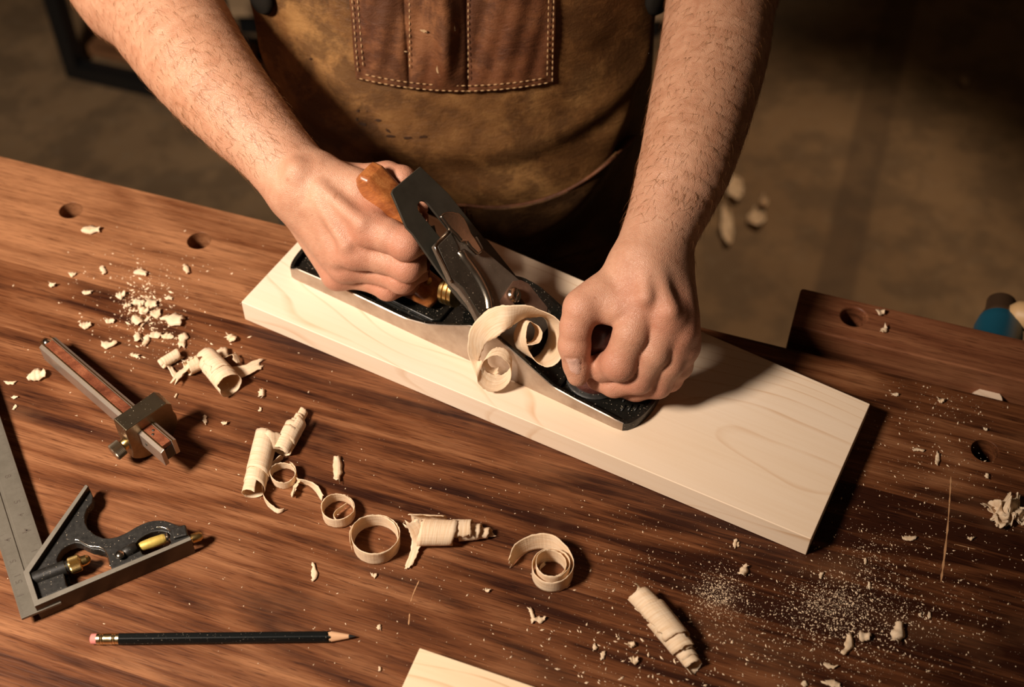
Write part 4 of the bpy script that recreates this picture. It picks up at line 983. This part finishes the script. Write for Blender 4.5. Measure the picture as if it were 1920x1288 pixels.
# ================================================================== SHAVINGS
def ribbon(name, A, B, label, cat='wood shaving', n=6, nw=8, thick=.00035, rag=.0006, group=None, bow=.0, k2=None, parent=None):
    """strip lofted between two edge curves (rows of world points)"""
    a, b = spline(A, n), spline(B, n); m = len(a); d = np.concatenate([[0], np.cumsum(np.linalg.norm(np.diff((a + b) / 2, axis=0), axis=1))])
    ra = np.cumsum(RS.normal(0, 1, m)); ra = (ra - np.convolve(np.pad(ra, 6, mode='edge'), np.ones(13) / 13, 'valid')) * rag * .5; rb_ = RS.normal(0, 1, m) * rag * .5
    v = []; uv = []; off_ = random.random()
    for i in range(m):
        w = b[i] - a[i]; L0 = np.linalg.norm(w) + 1e-9; e = w / L0; t = (a[min(i + 1, m - 1)] - a[max(i - 1, 0)]); nn_ = np.cross(t, e); nn_ /= np.linalg.norm(nn_) + 1e-9
        for k in range(nw + 1):
            s = k / nw; p = a[i] + w * s + nn_ * bow * math.sin(math.pi * s) + nn_ * RS.normal(0, .00006)
            if k == 0: p = p + e * ra[i]
            if k == nw: p = p + e * rb_[i]
            # torn ends
            if i in (0, m - 1): p = p + t / (np.linalg.norm(t) + 1e-9) * RS.normal(0, rag * 1.6) * (1 if i else -1)
            v.append(p); uv.append((d[i] + off_, s * L0 + off_ * .37))
    f = [[i * (nw + 1) + k, i * (nw + 1) + k + 1, (i + 1) * (nw + 1) + k + 1, (i + 1) * (nw + 1) + k] for i in range(m - 1) for k in range(nw)]
    v = np.array(v); lo_ = v.min(0); loc = (float(v[:, 0].mean()), float(v[:, 1].mean()), float(lo_[2]))
    o = mk(name, v, f, M_SHAV, parent, loc=None if parent else loc, uv=uv); md = o.modifiers.new('s', 'SOLIDIFY'); md.thickness = thick; md.offset = 0
    if parent is None: tag(o, label, cat, group or {'wood_flake': 'loose wood flakes on the bench', 'floor_shaving': 'shavings on the floor'}.get(name, 'shavings on the bench'))
    return o
def ST(rows):
    A = [U(r[0], r[1], r[2]) for r in rows]; B = [U(r[3], r[4], r[5]) for r in rows]; return A, B
rows = [(989, 647, .072, 991, 641, .062), (1000, 646, .074, 996, 640, .060), (1012, 641, .075, 1001, 632, .058), (1017, 626, .076, 1003, 620, .058), (1010, 612, .078, 1000, 611, .062), (1000, 606, .080, 990, 600, .068),
        (994, 603, .082, 978, 599, .074), (989, 612, .080, 968, 612, .068), (986, 630, .074, 963, 630, .060), (989, 648, .066, 967, 649, .052), (995, 663, .058, 980, 662, .044), (1004, 677, .054, 998, 670, .040),
        (1016, 685, .056, 1008, 666, .038), (1028, 688, .060, 1016, 658, .039), (1046, 680, .068, 1024, 643, .042), (1056, 660, .076, 1028, 628, .046), (1059, 632, .084, 1027, 612, .052), (1054, 610, .090, 1023, 600, .060), (1040, 594, .094, 1016, 594, .068),
        (1018, 583, .096, 1002, 595, .074), (998, 575, .098, 984, 597, .078), (975, 572, .098, 970, 604, .080), (952, 572, .097, 956, 614, .080), (933, 573, .093, 942, 624, .078), (912, 583, .087, 928, 634, .073), (893, 600, .080, 915, 641, .066),
        (881, 620, .070, 908, 650, .058), (877, 645, .058, 903, 662, .050), (878, 668, .048, 898, 676, .043)]
for a in (180, 155, 130, 105, 80, 55, 30, 5, -20, -45, -70, -95, -120, -145, -170, -195, -220, -250, -285):
    k = (180 - a) / 465; rN = 34 - 4 * k - 14 * max(0, k - .55) / .45; rF = 29 - 6 * k - 10 * max(0, k - .55) / .45; q = math.radians(a)
    cN = (927 - 2 * k, 703 - 8 * k); cF = (933, 676)
    xN, yN = cN[0] + rN * math.cos(q), cN[1] + rN * math.sin(q); xF, yF = cF[0] + rF * math.cos(q), cF[1] + rF * math.sin(q)
    zN = .040 - .0155 * math.sin(q) * rN / 34; zF = .047 - .012 * math.sin(q)
    rows.append((xN, yN, zN, xF, yF, zF))
A, B = ST(rows); ribbon('wood_shaving', A, B, 'large double curl of pale shaving rising from the throat of the hand plane', n=5, nw=12, rag=.0005)

def ring_path(cx, cy, rx, turns, start=0., z0=0., grow=0., n=18, dz=0., ell=1.0, z=0.):
    """points around a hoop standing on edge on the bench; radius in mm"""
    c = U(cx, cy, z); P = []
    N = int(n * turns)
    for i in range(N + 1):
        t = i / n; a = math.radians(start) - 2 * math.pi * t; r = (rx + grow * t) / 1000
        P.append(c + V(r * math.cos(a), r * ell * math.sin(a), z0 / 1000 + dz * t / 1000))
    return P
def hoop(label, cx, cy, r, w, turns, start=0., grow=0., tilt=(0, 0), flare=0., dz=0., tail=None, group=None, ell=1., name='wood_shaving', lean=0., head=None):
    P = ring_path(cx, cy, r, turns, start, .3, grow, dz=dz, ell=ell); c = U(cx, cy)
    A = []; B = []; N = len(P)
    for i, p in enumerate(P):
        o_ = (p - c); o_[2] = 0; o_ = o_ / (np.linalg.norm(o_) + 1e-9); t = i / (N - 1); ww = w * (1 - .15 * math.sin(t * 9)) * (min(1, .35 + 4 * (1 - t)))
        zb = .0004 + .0006 * (1 + math.sin(i * .7)) + max(0, tilt[0] * o_[0] + tilt[1] * o_[1]) / 1000
        pb = V(p[0], p[1], BZ + zb + max(0, dz * t / 1000)); A.append(pb); B.append(pb + V(0, 0, ww / 1000) + o_ * flare / 1000)
    if tail:
        for (x, y, z_, x2, y2, z2) in tail: A.append(U(x, y, z_)); B.append(U(x2, y2, z2))
    if head:
        A = [U(x, y, z_) for (x, y, z_, *_r) in head] + A; B = [U(x2, y2, z2) for (_a, _b, _c2, x2, y2, z2) in head] + B
    return ribbon(name, A, B, label, n=3, nw=8, group=group)
def roll(label, p0, p1, r0, r1, w, turns, phase=0., name='wood_shaving', group=None, rise=0., inner=.0, parent=None):
    """helically wound roll lying on the bench between pixels p0 and p1 (radii in mm)"""
    a = U(*p0, 0); b = U(*p1, 0); ax = b - a; Lr = np.linalg.norm(ax); ax /= Lr; e = np.cross(ax, V(0, 0, 1)); N = int(turns * 16); A = []; B = []
    for i in range(N + 1):
        t = i / N; q = 2 * math.pi * turns * t + phase; r = (r0 + (r1 - r0) * t) / 1000; r *= 1 + .04 * math.sin(q * .7); c = a + ax * (t * max(Lr - w / 1000, .001))
        rad_ = e * math.cos(q) + V(0, 0, 1) * math.sin(q); 
        cz_ = V(0, 0, 1) * (r + .0004 + rise * t / 1000); k = .94 if r1 < r0 else 1.06
        A.append(c + cz_ + rad_ * r); r2 = r * k + inner / 1000; B.append(c + ax * w / 1000 + V(0, 0, 1) * (r2 + .0004 + rise * t / 1000) + rad_ * r2)
    return ribbon(name, A, B, label, n=2, nw=10, group=group, parent=parent)
# rings and rolls in front of the board, from left to right
roll('fat pale rolled shaving, leftmost of the row of curls before the board', (476, 945), (505, 818), 7.2, 8.6, 34, 2.6, 1.2, inner=-.6)
roll('tight twisted shaving roll topping the left end of the curl row', (528, 862), (560, 800), 6.2, 6.6, 20, 2.2, .3)
roll('thin torn shaving roll pointing away behind the twisted roll', (545, 826), (574, 770), 5.0, 3.2, 12, 2.6, .8, rise=.5)
ribbon('wood_shaving', [U(488, 812, .016), U(505, 808, .0175), U(522, 812, .014), U(538, 822, .010)], [U(490, 845, .010), U(508, 842, .012), U(524, 842, .009), U(536, 850, .006)], 'small flat shaving bridging the two leftmost rolls')
hoop('small upright shaving ring just right of the fat roll', 533, 898, 9.2, 8.0, 1.22, 60, -.8, tail=[(560, 905, .002, 560, 898, .008), (578, 910, .001, 580, 902, .007), (592, 922, .001, 596, 912, .006), (603, 940, .0008, 606, 930, .004)])
ribbon('wood_shaving', [U(*p, .001) for p in ((533, 858), (512, 878), (497, 905), (494, 930), (503, 950), (520, 962), (532, 958))], [U(p[0], p[1], p[2]) for p in ((527, 852, .008), (505, 872, .008), (492, 900, .008), (493, 925, .007), (505, 943, .006), (521, 953, .004), (531, 954, .003))], 'long narrow shaving strip looping around the small ring')
ribbon('wood_shaving', [U(*p, .0008) for p in ((552, 905), (548, 918), (545, 930))], [U(*p, .006) for p in ((562, 903), (556, 915), (550, 928))], 'short torn shaving end under the small ring', rag=.0012)
hoop('medium upright shaving ring between the small ring and the largest ring', 636, 966, 11.6, 9.5, 1.72, 170, -.7, tail=[(627, 978, .001, 626, 968, .009), (630, 966, .002, 629, 958, .008), (640, 955, .003, 639, 950, .006), (650, 945, .004, 650, 943, .005)])
hoop('largest upright shaving ring, in the middle of the curl row', 706, 1022, 16.6, 13.0, 1.8, 200, -1.3, flare=.6)
roll('cone-shaped shaving roll, right end of the curl row', (768, 1012), (868, 1012), 10.8, 8.4, 24, 1.35, 2.2)
roll('stepped narrow shaving roll at the tip of the cone-shaped roll', (846, 1008), (930, 1003), 8.0, 2.4, 13, 2.9, .5)
ribbon('wood_shaving', [U(758, 985, .018), U(768, 1000, .012), U(772, 1020, .006), U(766, 1045, .002), (U(758, 1066, .001))], [U(782, 972, .021), U(790, 985, .017), U(794, 1005, .009), U(784, 1035, .004), U(772, 1062, .003)], 'torn shaving strip hanging down between the largest ring and the cone-shaped roll', rag=.001)
hoop('double-coiled upright shaving ring standing alone right of the curl row', 1034, 1078, 14.2, 14.0, 2.7, 8, -2.4, head=[(958, 1062, .0015, 955, 1045, .012), (975, 1044, .001, 965, 1020, .014), (993, 1034, .001, 990, 1005, .015), (1015, 1030, .001, 1012, 1000, .016), (1040, 1036, .001, 1035, 1002, .016), (1058, 1048, .001, 1054, 1015, .016), (1068, 1062, .001, 1068, 1032, .015)])
roll('telescoped shaving roll pointing to the bottom right corner', (1180, 1112), (1256, 1192), 5.0, 8.6, 28, 1.5, 2.0)
roll('wide middle coil of the telescoped shaving roll', (1216, 1152), (1285, 1235), 9.2, 8.4, 26, 1.3, .4)
roll('tight end coil of the telescoped shaving roll', (1252, 1195), (1306, 1262), 6.4, 5.2, 17, 2.8, 1.0)
# pile left of the board
roll('stout rolled shaving on the torn pile left of the maple board', (388, 682), (440, 742), 8.2, 8.8, 24, 2.9, .9, inner=.3)
roll('slim closed roll of shaving at the left end of the torn pile', (300, 692), (342, 668), 3.6, 4.2, 14, 1.8, .5)
roll('short bent shaving piece between the stout roll and the slim roll', (350, 702), (380, 688), 5.4, 5.6, 9, 1.5, 2.)
ribbon('wood_shaving', [U(430, 690, .003), U(455, 684, .004), U(488, 672, .003)], [U(440, 712, .002), U(463, 704, .0035), U(491, 690, .002)], 'flat ribbon of shaving sticking out right of the torn pile', rag=.001, bow=.002)
def torn(label, pts, w, z=.003, cat='wood shaving', group=None, name='wood_shaving'):
    P = [U(x, y, max(.0006, z * (.4 + .6 * random.random()))) for x, y in pts]; A = []; B = []
    for i, p in enumerate(P):
        t = P[min(i + 1, len(P) - 1)] - P[max(i - 1, 0)]; t /= np.linalg.norm(t); s_ = np.cross(t, V(0, 0, 1)); q = random.uniform(-.6, .9); ww = w / 2000 * random.uniform(.7, 1.2)
        A.append(p - s_ * ww * math.cos(q)); B.append(p + s_ * ww * math.cos(q) + V(0, 0, abs(ww * math.sin(q)) * 1.6))
    for X in (A, B):
        for p in X: p[2] = max(p[2], BZ + .0004)
    return ribbon(name, A, B, label, cat, n=3, nw=4, rag=.0012, group=group)
torn('ragged torn shaving at the lower left of the torn pile', [(327, 718), (338, 700), (352, 690), (350, 672)], 7, .004)
torn('ragged torn shaving above the stout roll', [(400, 672), (420, 660), (424, 672), (440, 668), (446, 682)], 8, .006)
torn('curled torn shaving tip at the top of the torn pile', [(396, 674), (410, 662), (424, 652)], 5, .004)
torn('forked torn splinter under the slim roll of the pile', [(320, 690), (330, 705), (346, 700)], 5, .003)
# crumpled shaving at the right edge
from mathutils import noise as MN
def crumple(name, cx, cy, wpx, hpx, ht, label, seed, nu=46, nv=26):
    c = U(cx, cy); k_ = FPX / depth(c); w_, h_ = wpx / k_, hpx / k_ / .74; v = []; uv = []
    for j in range(nv + 1):
        for i in range(nu + 1):
            a, b = i / nu - .5, j / nv - .5; q = Vector((a * 3.2 + seed, b * 2.4, seed))
            n1, n2, n3 = MN.noise(q * 1.3), MN.noise(q * 1.3 + Vector((9, 4, 2))), MN.noise(q * 2.6 + Vector((3, 8, 1)))
            ed = 1 + .35 * MN.noise(Vector((a * 9, b * 9, seed + 5))) ; z = abs(n1) * 1.5 + abs(n3) * .8 + .12 * abs(MN.noise(q * 9))
            v.append(c + V(a * w_ * ed + n2 * w_ * .22, b * h_ * ed + n1 * h_ * .30, .0006 + ht * z * (1.15 - 1.2 * max(abs(a), abs(b))))); uv.append((a * .05, b * .03))
    f = [[j * (nu + 1) + i, j * (nu + 1) + i + 1, (j + 1) * (nu + 1) + i + 1, (j + 1) * (nu + 1) + i] for j in range(nv) for i in range(nu) if random.random() > (.25 if min(i, j, nu - 1 - i, nv - 1 - j) == 0 else .004)]
    o = mk(name, v, f, M_SHAV, loc=tuple(c), uv=uv); md = o.modifiers.new('s', 'SOLIDIFY'); md.thickness = .0003; return tag(o, label, 'wood shaving', 'shavings on the bench')
crumple('wood_shaving', 1886, 968, 62, 40, .011, 'crumpled white shaving at the right edge of the picture', 3.3)
torn('bent arm of shaving sticking up from the crumpled shaving', [(1842, 946), (1856, 952), (1868, 965)], 5, .006)
# loose flakes, one object each
flakes = [
 (172, 434, 34, 16, .5, 'pale bent flake below the left dog hole'), (194, 508, 9, 17, 1.2, 'small upright flake left of the crumb pile'), (350, 507, 11, 20, 1.1, 'narrow flake right of the second dog hole, above the crumb pile'),
 (265, 513, 28, 12, -.2, 'curved flake above the crumb pile'), (164, 550, 17, 8, .4, 'oval flake between bench edge and marking gauge tip'), (100, 537, 13, 8, 0, 'tiny flake far left above the marking gauge'),
 (137, 516, 12, 8, .6, 'thin curled flake left of the crumb pile'), (227, 556, 18, 14, .9, 'dark-edged flake touching the left of the crumb pile'), (162, 612, 18, 14, .7, 'knobbly flake right of the gauge tip'),
 (203, 648, 24, 13, .3, 'lumpy flake beside the middle of the gauge stem'), (208, 604, 16, 12, .5, 'small flake below the dark-edged flake'), (253, 668, 16, 8, 0, 'flat flake left of the slim roll'),
 (70, 707, 28, 24, .9, 'triangular curled flake left of the gauge stem'), (20, 719, 18, 7, .3, 'tiny grain-shaped flake near the left edge'), (28, 746, 9, 6, .2, 'tiny seed-like flake above the steel rule'), (28, 765, 5, 9, 0, 'tiny upright flake just above the steel rule'),
 (435, 637, 22, 12, -.5, 'pointed flake right of the crumb pile, above the torn pile'), (327, 603, 36, 20, -.2, 'jagged white flake at the right of the crumb pile'), (291, 630, 17, 15, .5, 'square white flake below the crumb pile'),
 (275, 640, 12, 20, .1, 'folded flake left of the square white flake'), (315, 632, 24, 12, .2, 'curled flake right of the square white flake'), (343, 640, 16, 26, .5, 'long hooked flake at the lower right of the crumb pile'),
 (258, 604, 18, 18, -.7, 'wedge-shaped flake at the lower left of the crumb pile'), (273, 604, 6, 26, -.4, 'thin splinter leaning in the crumb pile'), (262, 570, 24, 14, .1, 'broad white flake at the heart of the crumb pile'),
 (285, 572, 22, 16, .4, 'second broad white flake at the heart of the crumb pile, right'), (272, 585, 20, 12, -.3, 'pale flake just below the heart of the crumb pile'), (292, 590, 20, 16, .8, 'twisted flake at the lower edge of the crumb pile'), (260, 636, 14, 18, 1.0, 'curly brown-shadowed flake left below the crumb pile'),
 (385, 789, 8, 14, .9, 'upright chip right of the gauge head'), (421, 795, 8, 7, 0, 'small chip further right of the gauge head'), (330, 744, 4, 8, 0, 'tiny chip above the gauge head'), (491, 740, 12, 14, .5, 'brown curled chip right of the stout roll'),
 (488, 769, 6, 7, 0, 'tiny chip above the left roll of the curl row'), (633, 882, 18, 44, .55, 'grey-white torn flake above the medium ring'), (589, 1075, 9, 28, .45, 'straight pale splinter below the medium ring'),
 (998, 1156, 8, 22, .7, 'left arm of the pale splinter pair below the double coil'), (1012, 1163, 20, 9, .6, 'right arm of the pale splinter pair below the double coil'), (914, 1108, 9, 8, 0, 'tiny chip between curl row and double coil'),
 (1378, 1020, 7, 15, -.2, 'small splinter under the right end of the maple board'), (1393, 1073, 16, 20, -.4, 'forked white flake below the right board corner'), (1703, 1010, 26, 8, .35, 'wavy white flake right of the board corner'),
 (1678, 741, 12, 6, .4, 'seed-like flake behind the right board corner'), (1763, 753, 11, 9, 0, 'round white flake behind the right board corner'), (1657, 621, 11, 12, -.8, 'white flake on top of the vise jaw'), (1650, 589, 14, 10, .6, 'crumbly flakes beside the jaw hole'),
 (1720, 845, 20, 6, .3, 'thin wavy flake between board and right dog hole'), (1757, 862, 8, 22, -.2, 'long upright flake left of the right dog hole'), (1681, 1193, 22, 30, -.3, 'yellow curled flake with its own shadow at lower right'),
 (1619, 1196, 22, 18, .1, 'white knotted flake left of the yellow curled flake'), (1589, 1210, 14, 34, -.3, 'stringy flake left of the white knotted flake'), (1555, 1250, 22, 8, -.2, 'hooked flake near the bottom edge, right of the telescoped roll'),
 (1560, 1283, 30, 10, -.1, 'flat white flake cut by the bottom edge at right'), (1508, 1284, 9, 10, 0, 'small white flake at the bottom edge'), (1742, 1155, 6, 10, 0, 'hook-shaped chip above the yellow curled flake'), (1725, 1154, 6, 7, 0, 'small white chip above the yellow curled flake'),
 (1130, 1230, 9, 13, 0, 'white chip left of the telescoped roll tip'), (1188, 1240, 13, 13, .5, 'pale angular chip beside the end coil of the telescoped roll'), (1115, 1215, 7, 10, .4, 'small chip further left of the telescoped roll'), (1184, 1211, 12, 12, .8, 'thin C-shaped flake left of the telescoped roll'),
 (1539, 1080, 7, 12, -.4, 'comma-shaped chip below the board corner, right'), (1622, 1053, 5, 10, 0, 'small upright chip among the sawdust'), (1629, 1099, 5, 12, .1, 'greyish upright chip above the dense sawdust'), (1818, 1011, 8, 7, 0, 'small chip right of the bench scratch'),
 (1384, 1022, 4, 8, .2, 'fine hair-like chip beside the small splinter'), (702, 1080, 8, 8, .4, 'tiny brown chip below the largest ring'), (711, 1177, 7, 8, .4, 'tiny pale chip right of the pencil tip'), (712, 1256, 5, 7, .3, 'tiny pale chip left of the offcut'),
 (240, 575, 12, 9, .9, 'small yellow-brown flake at the upper left of the crumb pile'), (318, 560, 12, 8, 0, 'small square crumb right of the crumb pile'), (1847, 806, 7, 6, 0, 'tiny chip above the right dog hole'), (1850, 895, 7, 9, 0, 'chip below the right dog hole')]
def flake(px, py, w, h, ang, label, group=None):
    c = U(px, py); s = FPX / depth(c); L_ = max(w, h / .78) / s; ww = min(w, h / .78) / s; a = (0 if w >= h else math.pi / 2) + ang * .6 - .2
    n_ = 6; A = []; B = []; d_ = V(math.cos(a), math.sin(a), 0); e_ = V(-d_[1], d_[0], 0); cu = random.uniform(.3, .9) * ww; k0 = random.uniform(-.5, .5)
    L_ = max(L_, .0012); ww = max(ww, .0008)
    for i in range(n_ + 1):
        t = i / n_ - .5; p = c + d_ * L_ * t + e_ * k0 * L_ * (t * t - .1); wi = ww * .5 * (1 - 1.2 * abs(t) ** 1.6) * random.uniform(.75, 1.25)
        A.append(p - e_ * wi + V(0, 0, .0004 + cu * (.25 + .5 * abs(t)))); B.append(p + e_ * wi + V(0, 0, .0004 + cu * (.1 + .9 * random.random() * (.4 + abs(t)))))
    return ribbon('wood_flake', A, B, label, 'wood flake', n=2, nw=3, rag=min(.0007, ww * .18), thick=.0004, group=group, bow=cu * .3)
for fl_ in flakes: flake(*fl_)

# sawdust: specks nobody could count
def dust(name, label, clusters, zf=None):
    v = []; f = []
    for cx, cy, sx, sy_, n_, smin_, smax in clusters:
        for _ in range(n_):
            px, py = random.gauss(cx, sx), random.gauss(cy, sy_)
            if px > 1960 or py > 1310 or px < -20: continue
            P = U(px, py, 0)
            if np.dot(P - b0, by) > -.003: continue
            # keep off the boards
            q_ = P - A_; u1 = np.dot(q_, (B_ - A_) / np.linalg.norm(B_ - A_)); 
            if inside_board(P): continue
            s = (smin_ + (smax - smin_) * random.random() ** 3.2) / 1000; a = random.uniform(0, math.pi); el = random.uniform(1, 2.6)
            d_ = V(math.cos(a), math.sin(a), 0) * s * el * .5; e_ = V(-math.sin(a), math.cos(a), 0) * s * .5; z_ = V(0, 0, 1)
            k = len(v); v += [P - d_ + z_ * .00008, P - e_ + z_ * .0001, P + d_ + z_ * s * .4, P + e_ + z_ * .0001, P + z_ * (s * .55 + .0001)]
            f += [[k, k + 1, k + 4], [k + 1, k + 2, k + 4], [k + 2, k + 3, k + 4], [k + 3, k, k + 4]]
    o = mk(name, v, f, M_DUST, loc=tuple(U(clusters[0][0], clusters[0][1])), smooth=False); return tag(o, label, 'sawdust', 'sawdust on the bench', kind='stuff')
def inside_board(P):
    Q = [A_, B_, C_, D_]; s = [np.cross((Q[(i + 1) % 4] - Q[i])[:2], (P - Q[i])[:2]) for i in range(4)]; return all(x > -1e-5 for x in s)
M_DUST = plain('pale_wood_dust', (.74, .56, .38), .8)
dust('sawdust', 'pale sawdust sprinkled over the dark bench right and in front of the board', [(1580, 1145, 75, 42, 2600, .15, 1.0), (1560, 1128, 34, 16, 700, .15, .7), (1345, 1112, 26, 24, 1500, .12, .8), (1600, 1190, 130, 65, 800, .2, 1.3), (1230, 1255, 150, 50, 260, .25, 1.8), (1630, 1050, 38, 30, 450, .15, .9), (1700, 1010, 150, 120, 700, .15, 1.1), (1760, 850, 60, 90, 260, .18, 1.3), (1780, 760, 60, 28, 130, .2, 1.5), (1300, 1050, 160, 60, 500, .12, .8), (1180, 1080, 70, 50, 200, .15, 1.), (1370, 1160, 60, 22, 350, .12, .7), (1500, 1240, 250, 60, 600, .15, 1.0), (1800, 1150, 100, 100, 300, .15, 1.), (1150, 1200, 120, 60, 160, .2, 1.6)])
dust('sawdust', 'pale crumbs and sawdust in the pile left of the board', [(275, 575, 20, 20, 260, .3, 2.2), (270, 560, 50, 42, 420, .2, 1.4), (300, 640, 60, 24, 160, .3, 1.8), (250, 520, 90, 40, 120, .2, 1.2), (300, 600, 140, 90, 90, .3, 1.6)])
dust('sawdust', 'sparse sawdust specks across the middle and left of the bench', [(700, 950, 330, 180, 420, .12, .9), (300, 850, 260, 200, 140, .12, 1.), (700, 1180, 200, 50, 130, .12, 1.), (1000, 980, 200, 60, 260, .12, .9), (760, 1080, 60, 40, 60, .2, 1.)])

# ================================================================== BACKGROUND ON THE FLOOR
FZ = -.9
tA, tB = U(145, 140, FZ), U(285, 172, FZ); td_ = tB - tA; td_[2] = 0; td_ /= np.linalg.norm(td_); tq = V(-td_[1], td_[0], 0)
M_TUBE = plain('black_steel_tube', (.012, .012, .012), .45, .3); M_SHELF = walnut('brown_shelf_board', math.atan2(td_[1], td_[0]), (.10, .045, .02), (.22, .10, .045), (.32, .16, .075))
stool = empty('steel_frame_table', (tA[0], tA[1], 0), 'black square-tube steel side table with a brown shelf, blurred on the floor at upper left', 'side table')
W_, D__, Hh = .36, .18, .62; tb = .016
for a_, b_ in ((0, 0), (1, 0), (0, 1), (1, 1)):
    c = tA + td_ * W_ * a_ + tq * D__ * b_; bevel(MB().box((c[0], c[1], Hh / 2), td_ * tb, tq * tb, V(0, 0, Hh / 2)).build('leg', M_TUBE, stool, smooth=False), .002)
for b_ in (0, 1):
    for z_ in (.016, Hh - .016):
        c = tA + td_ * W_ / 2 + tq * D__ * b_; MB().box((c[0], c[1], z_), td_ * (W_ / 2 - tb), tq * tb, V(0, 0, .016)).build('rail', M_TUBE, stool, smooth=False)
c = tA + td_ * W_ / 2 + tq * D__ / 2; MB().box((c[0], c[1], .045), td_ * (W_ / 2 - .02), tq * (D__ / 2 - .03), V(0, 0, .011)).build('shelf', M_SHELF, stool, smooth=False)
MB().box((c[0], c[1], Hh + .012), td_ * (W_ / 2 + .01), tq * (D__ / 2 + .01), V(0, 0, .012)).build('table_top', M_SHELF, stool, smooth=False)
# low plank platform behind the person
W_X = 0
k0, k1 = U(330, -8, FZ + .09), U(1300, 36, FZ + .09)
M_PLK = plain('pale_plank', (.42, .28, .16), .6)
plat = empty('low_platform', (*((k0 + k1) / 2)[:2], 0), 'low plank platform on the floor behind the person, seen at the top edge', 'platform')
kd = k1 - k0; kl = np.linalg.norm(kd[:2]); kd /= kl; kq = V(-kd[1], kd[0], 0)
xa, xb = U(412, 22, FZ + .09)[0], U(1262, 22, FZ + .09)[0]; yy_ = U(700, 18, FZ + .09)[1]; cc = V((xa + xb) / 2, yy_, 0); wx = (xb - xa) / 2
MB().box((cc[0], cc[1] + .26, .08), V(wx, 0, 0), V(0, .26, 0), V(0, 0, .010)).build('platform_top', M_PLK, plat, smooth=False)
MB().box((cc[0], cc[1] + .28, .035), V(wx - .02, 0, 0), V(0, .24, 0), V(0, 0, .035)).build('platform_base', M_TUBE, plat, smooth=False)
# shavings lying on the floor
for px, py, w, h, lab in [(1378, 356, 34, 38, 'orange-brown shaving on the floor, nearest the forearm'), (1362, 425, 26, 62, 'pale crumpled shaving on the floor, lowest of the floor scraps'), (1418, 413, 38, 22, 'yellow shaving chip on the floor, rightmost of the floor scraps'), (1432, 384, 18, 12, 'small orange scrap on the floor above the yellow chip'), (1806, 158, 12, 12, 'tiny pale scrap far off on the floor at upper right')]:
    c = U(px, py, FZ + .003); s = FPX / depth(c); L_ = h / s / .68; ww = w / s; A = []; B = []
    for i in range(7):
        t = i / 6 - .5; q = t * 5; A.append(c + V(-ww * .45 * math.cos(t * 2) + .1 * ww * math.sin(q), L_ * t, .004 + .012 * abs(math.cos(q)))); B.append(c + V(ww * .45 * math.cos(t * 2.4), L_ * t + .1 * L_ * math.cos(q), .003 + .010 * abs(math.sin(q))))
    ribbon('floor_shaving', A, B, lab, 'wood shaving', n=3, nw=6, rag=.002, bow=.006)

# ================================================================== LIGHT
def spot(name, loc, tgt, ang, blend, radius, power, col):
    l = bpy.data.lights.new(name, 'SPOT'); l.spot_size = math.radians(ang); l.spot_blend = blend; l.shadow_soft_size = radius; l.energy = power; l.color = col
    o = bpy.data.objects.new(name, l); COL.objects.link(o); o.location = loc
    o.rotation_euler = (Vector(tgt) - Vector(loc)).to_track_quat('-Z', 'Y').to_euler(); return o
spot('workbench_lamp', (-.82, .12, BZ + 1.0), (-.50, .74, BZ), 98, 1., .13, 163, (1., .85, .71))
spot('floor_fill_spot', (.9, 2.3, BZ + 1.4), (.42, 1.60, 0), 34, .7, .10, 110, (1., .74, .5))  # added fill spot, no such lamp seen; brightens the floor patch at right
wd_ = bpy.data.worlds.new('world'); sc.world = wd_; wd_.use_nodes = True
bg = wd_.node_tree.nodes['Background']; bg.inputs[0].default_value = (1., .62, .34, 1); bg.inputs[1].default_value = .035
sc.view_settings.view_transform = 'Standard'; sc.view_settings.look = 'None'; sc.view_settings.exposure = 0.; sc.view_settings.gamma = 1.
sc.view_settings.use_curve_mapping = False
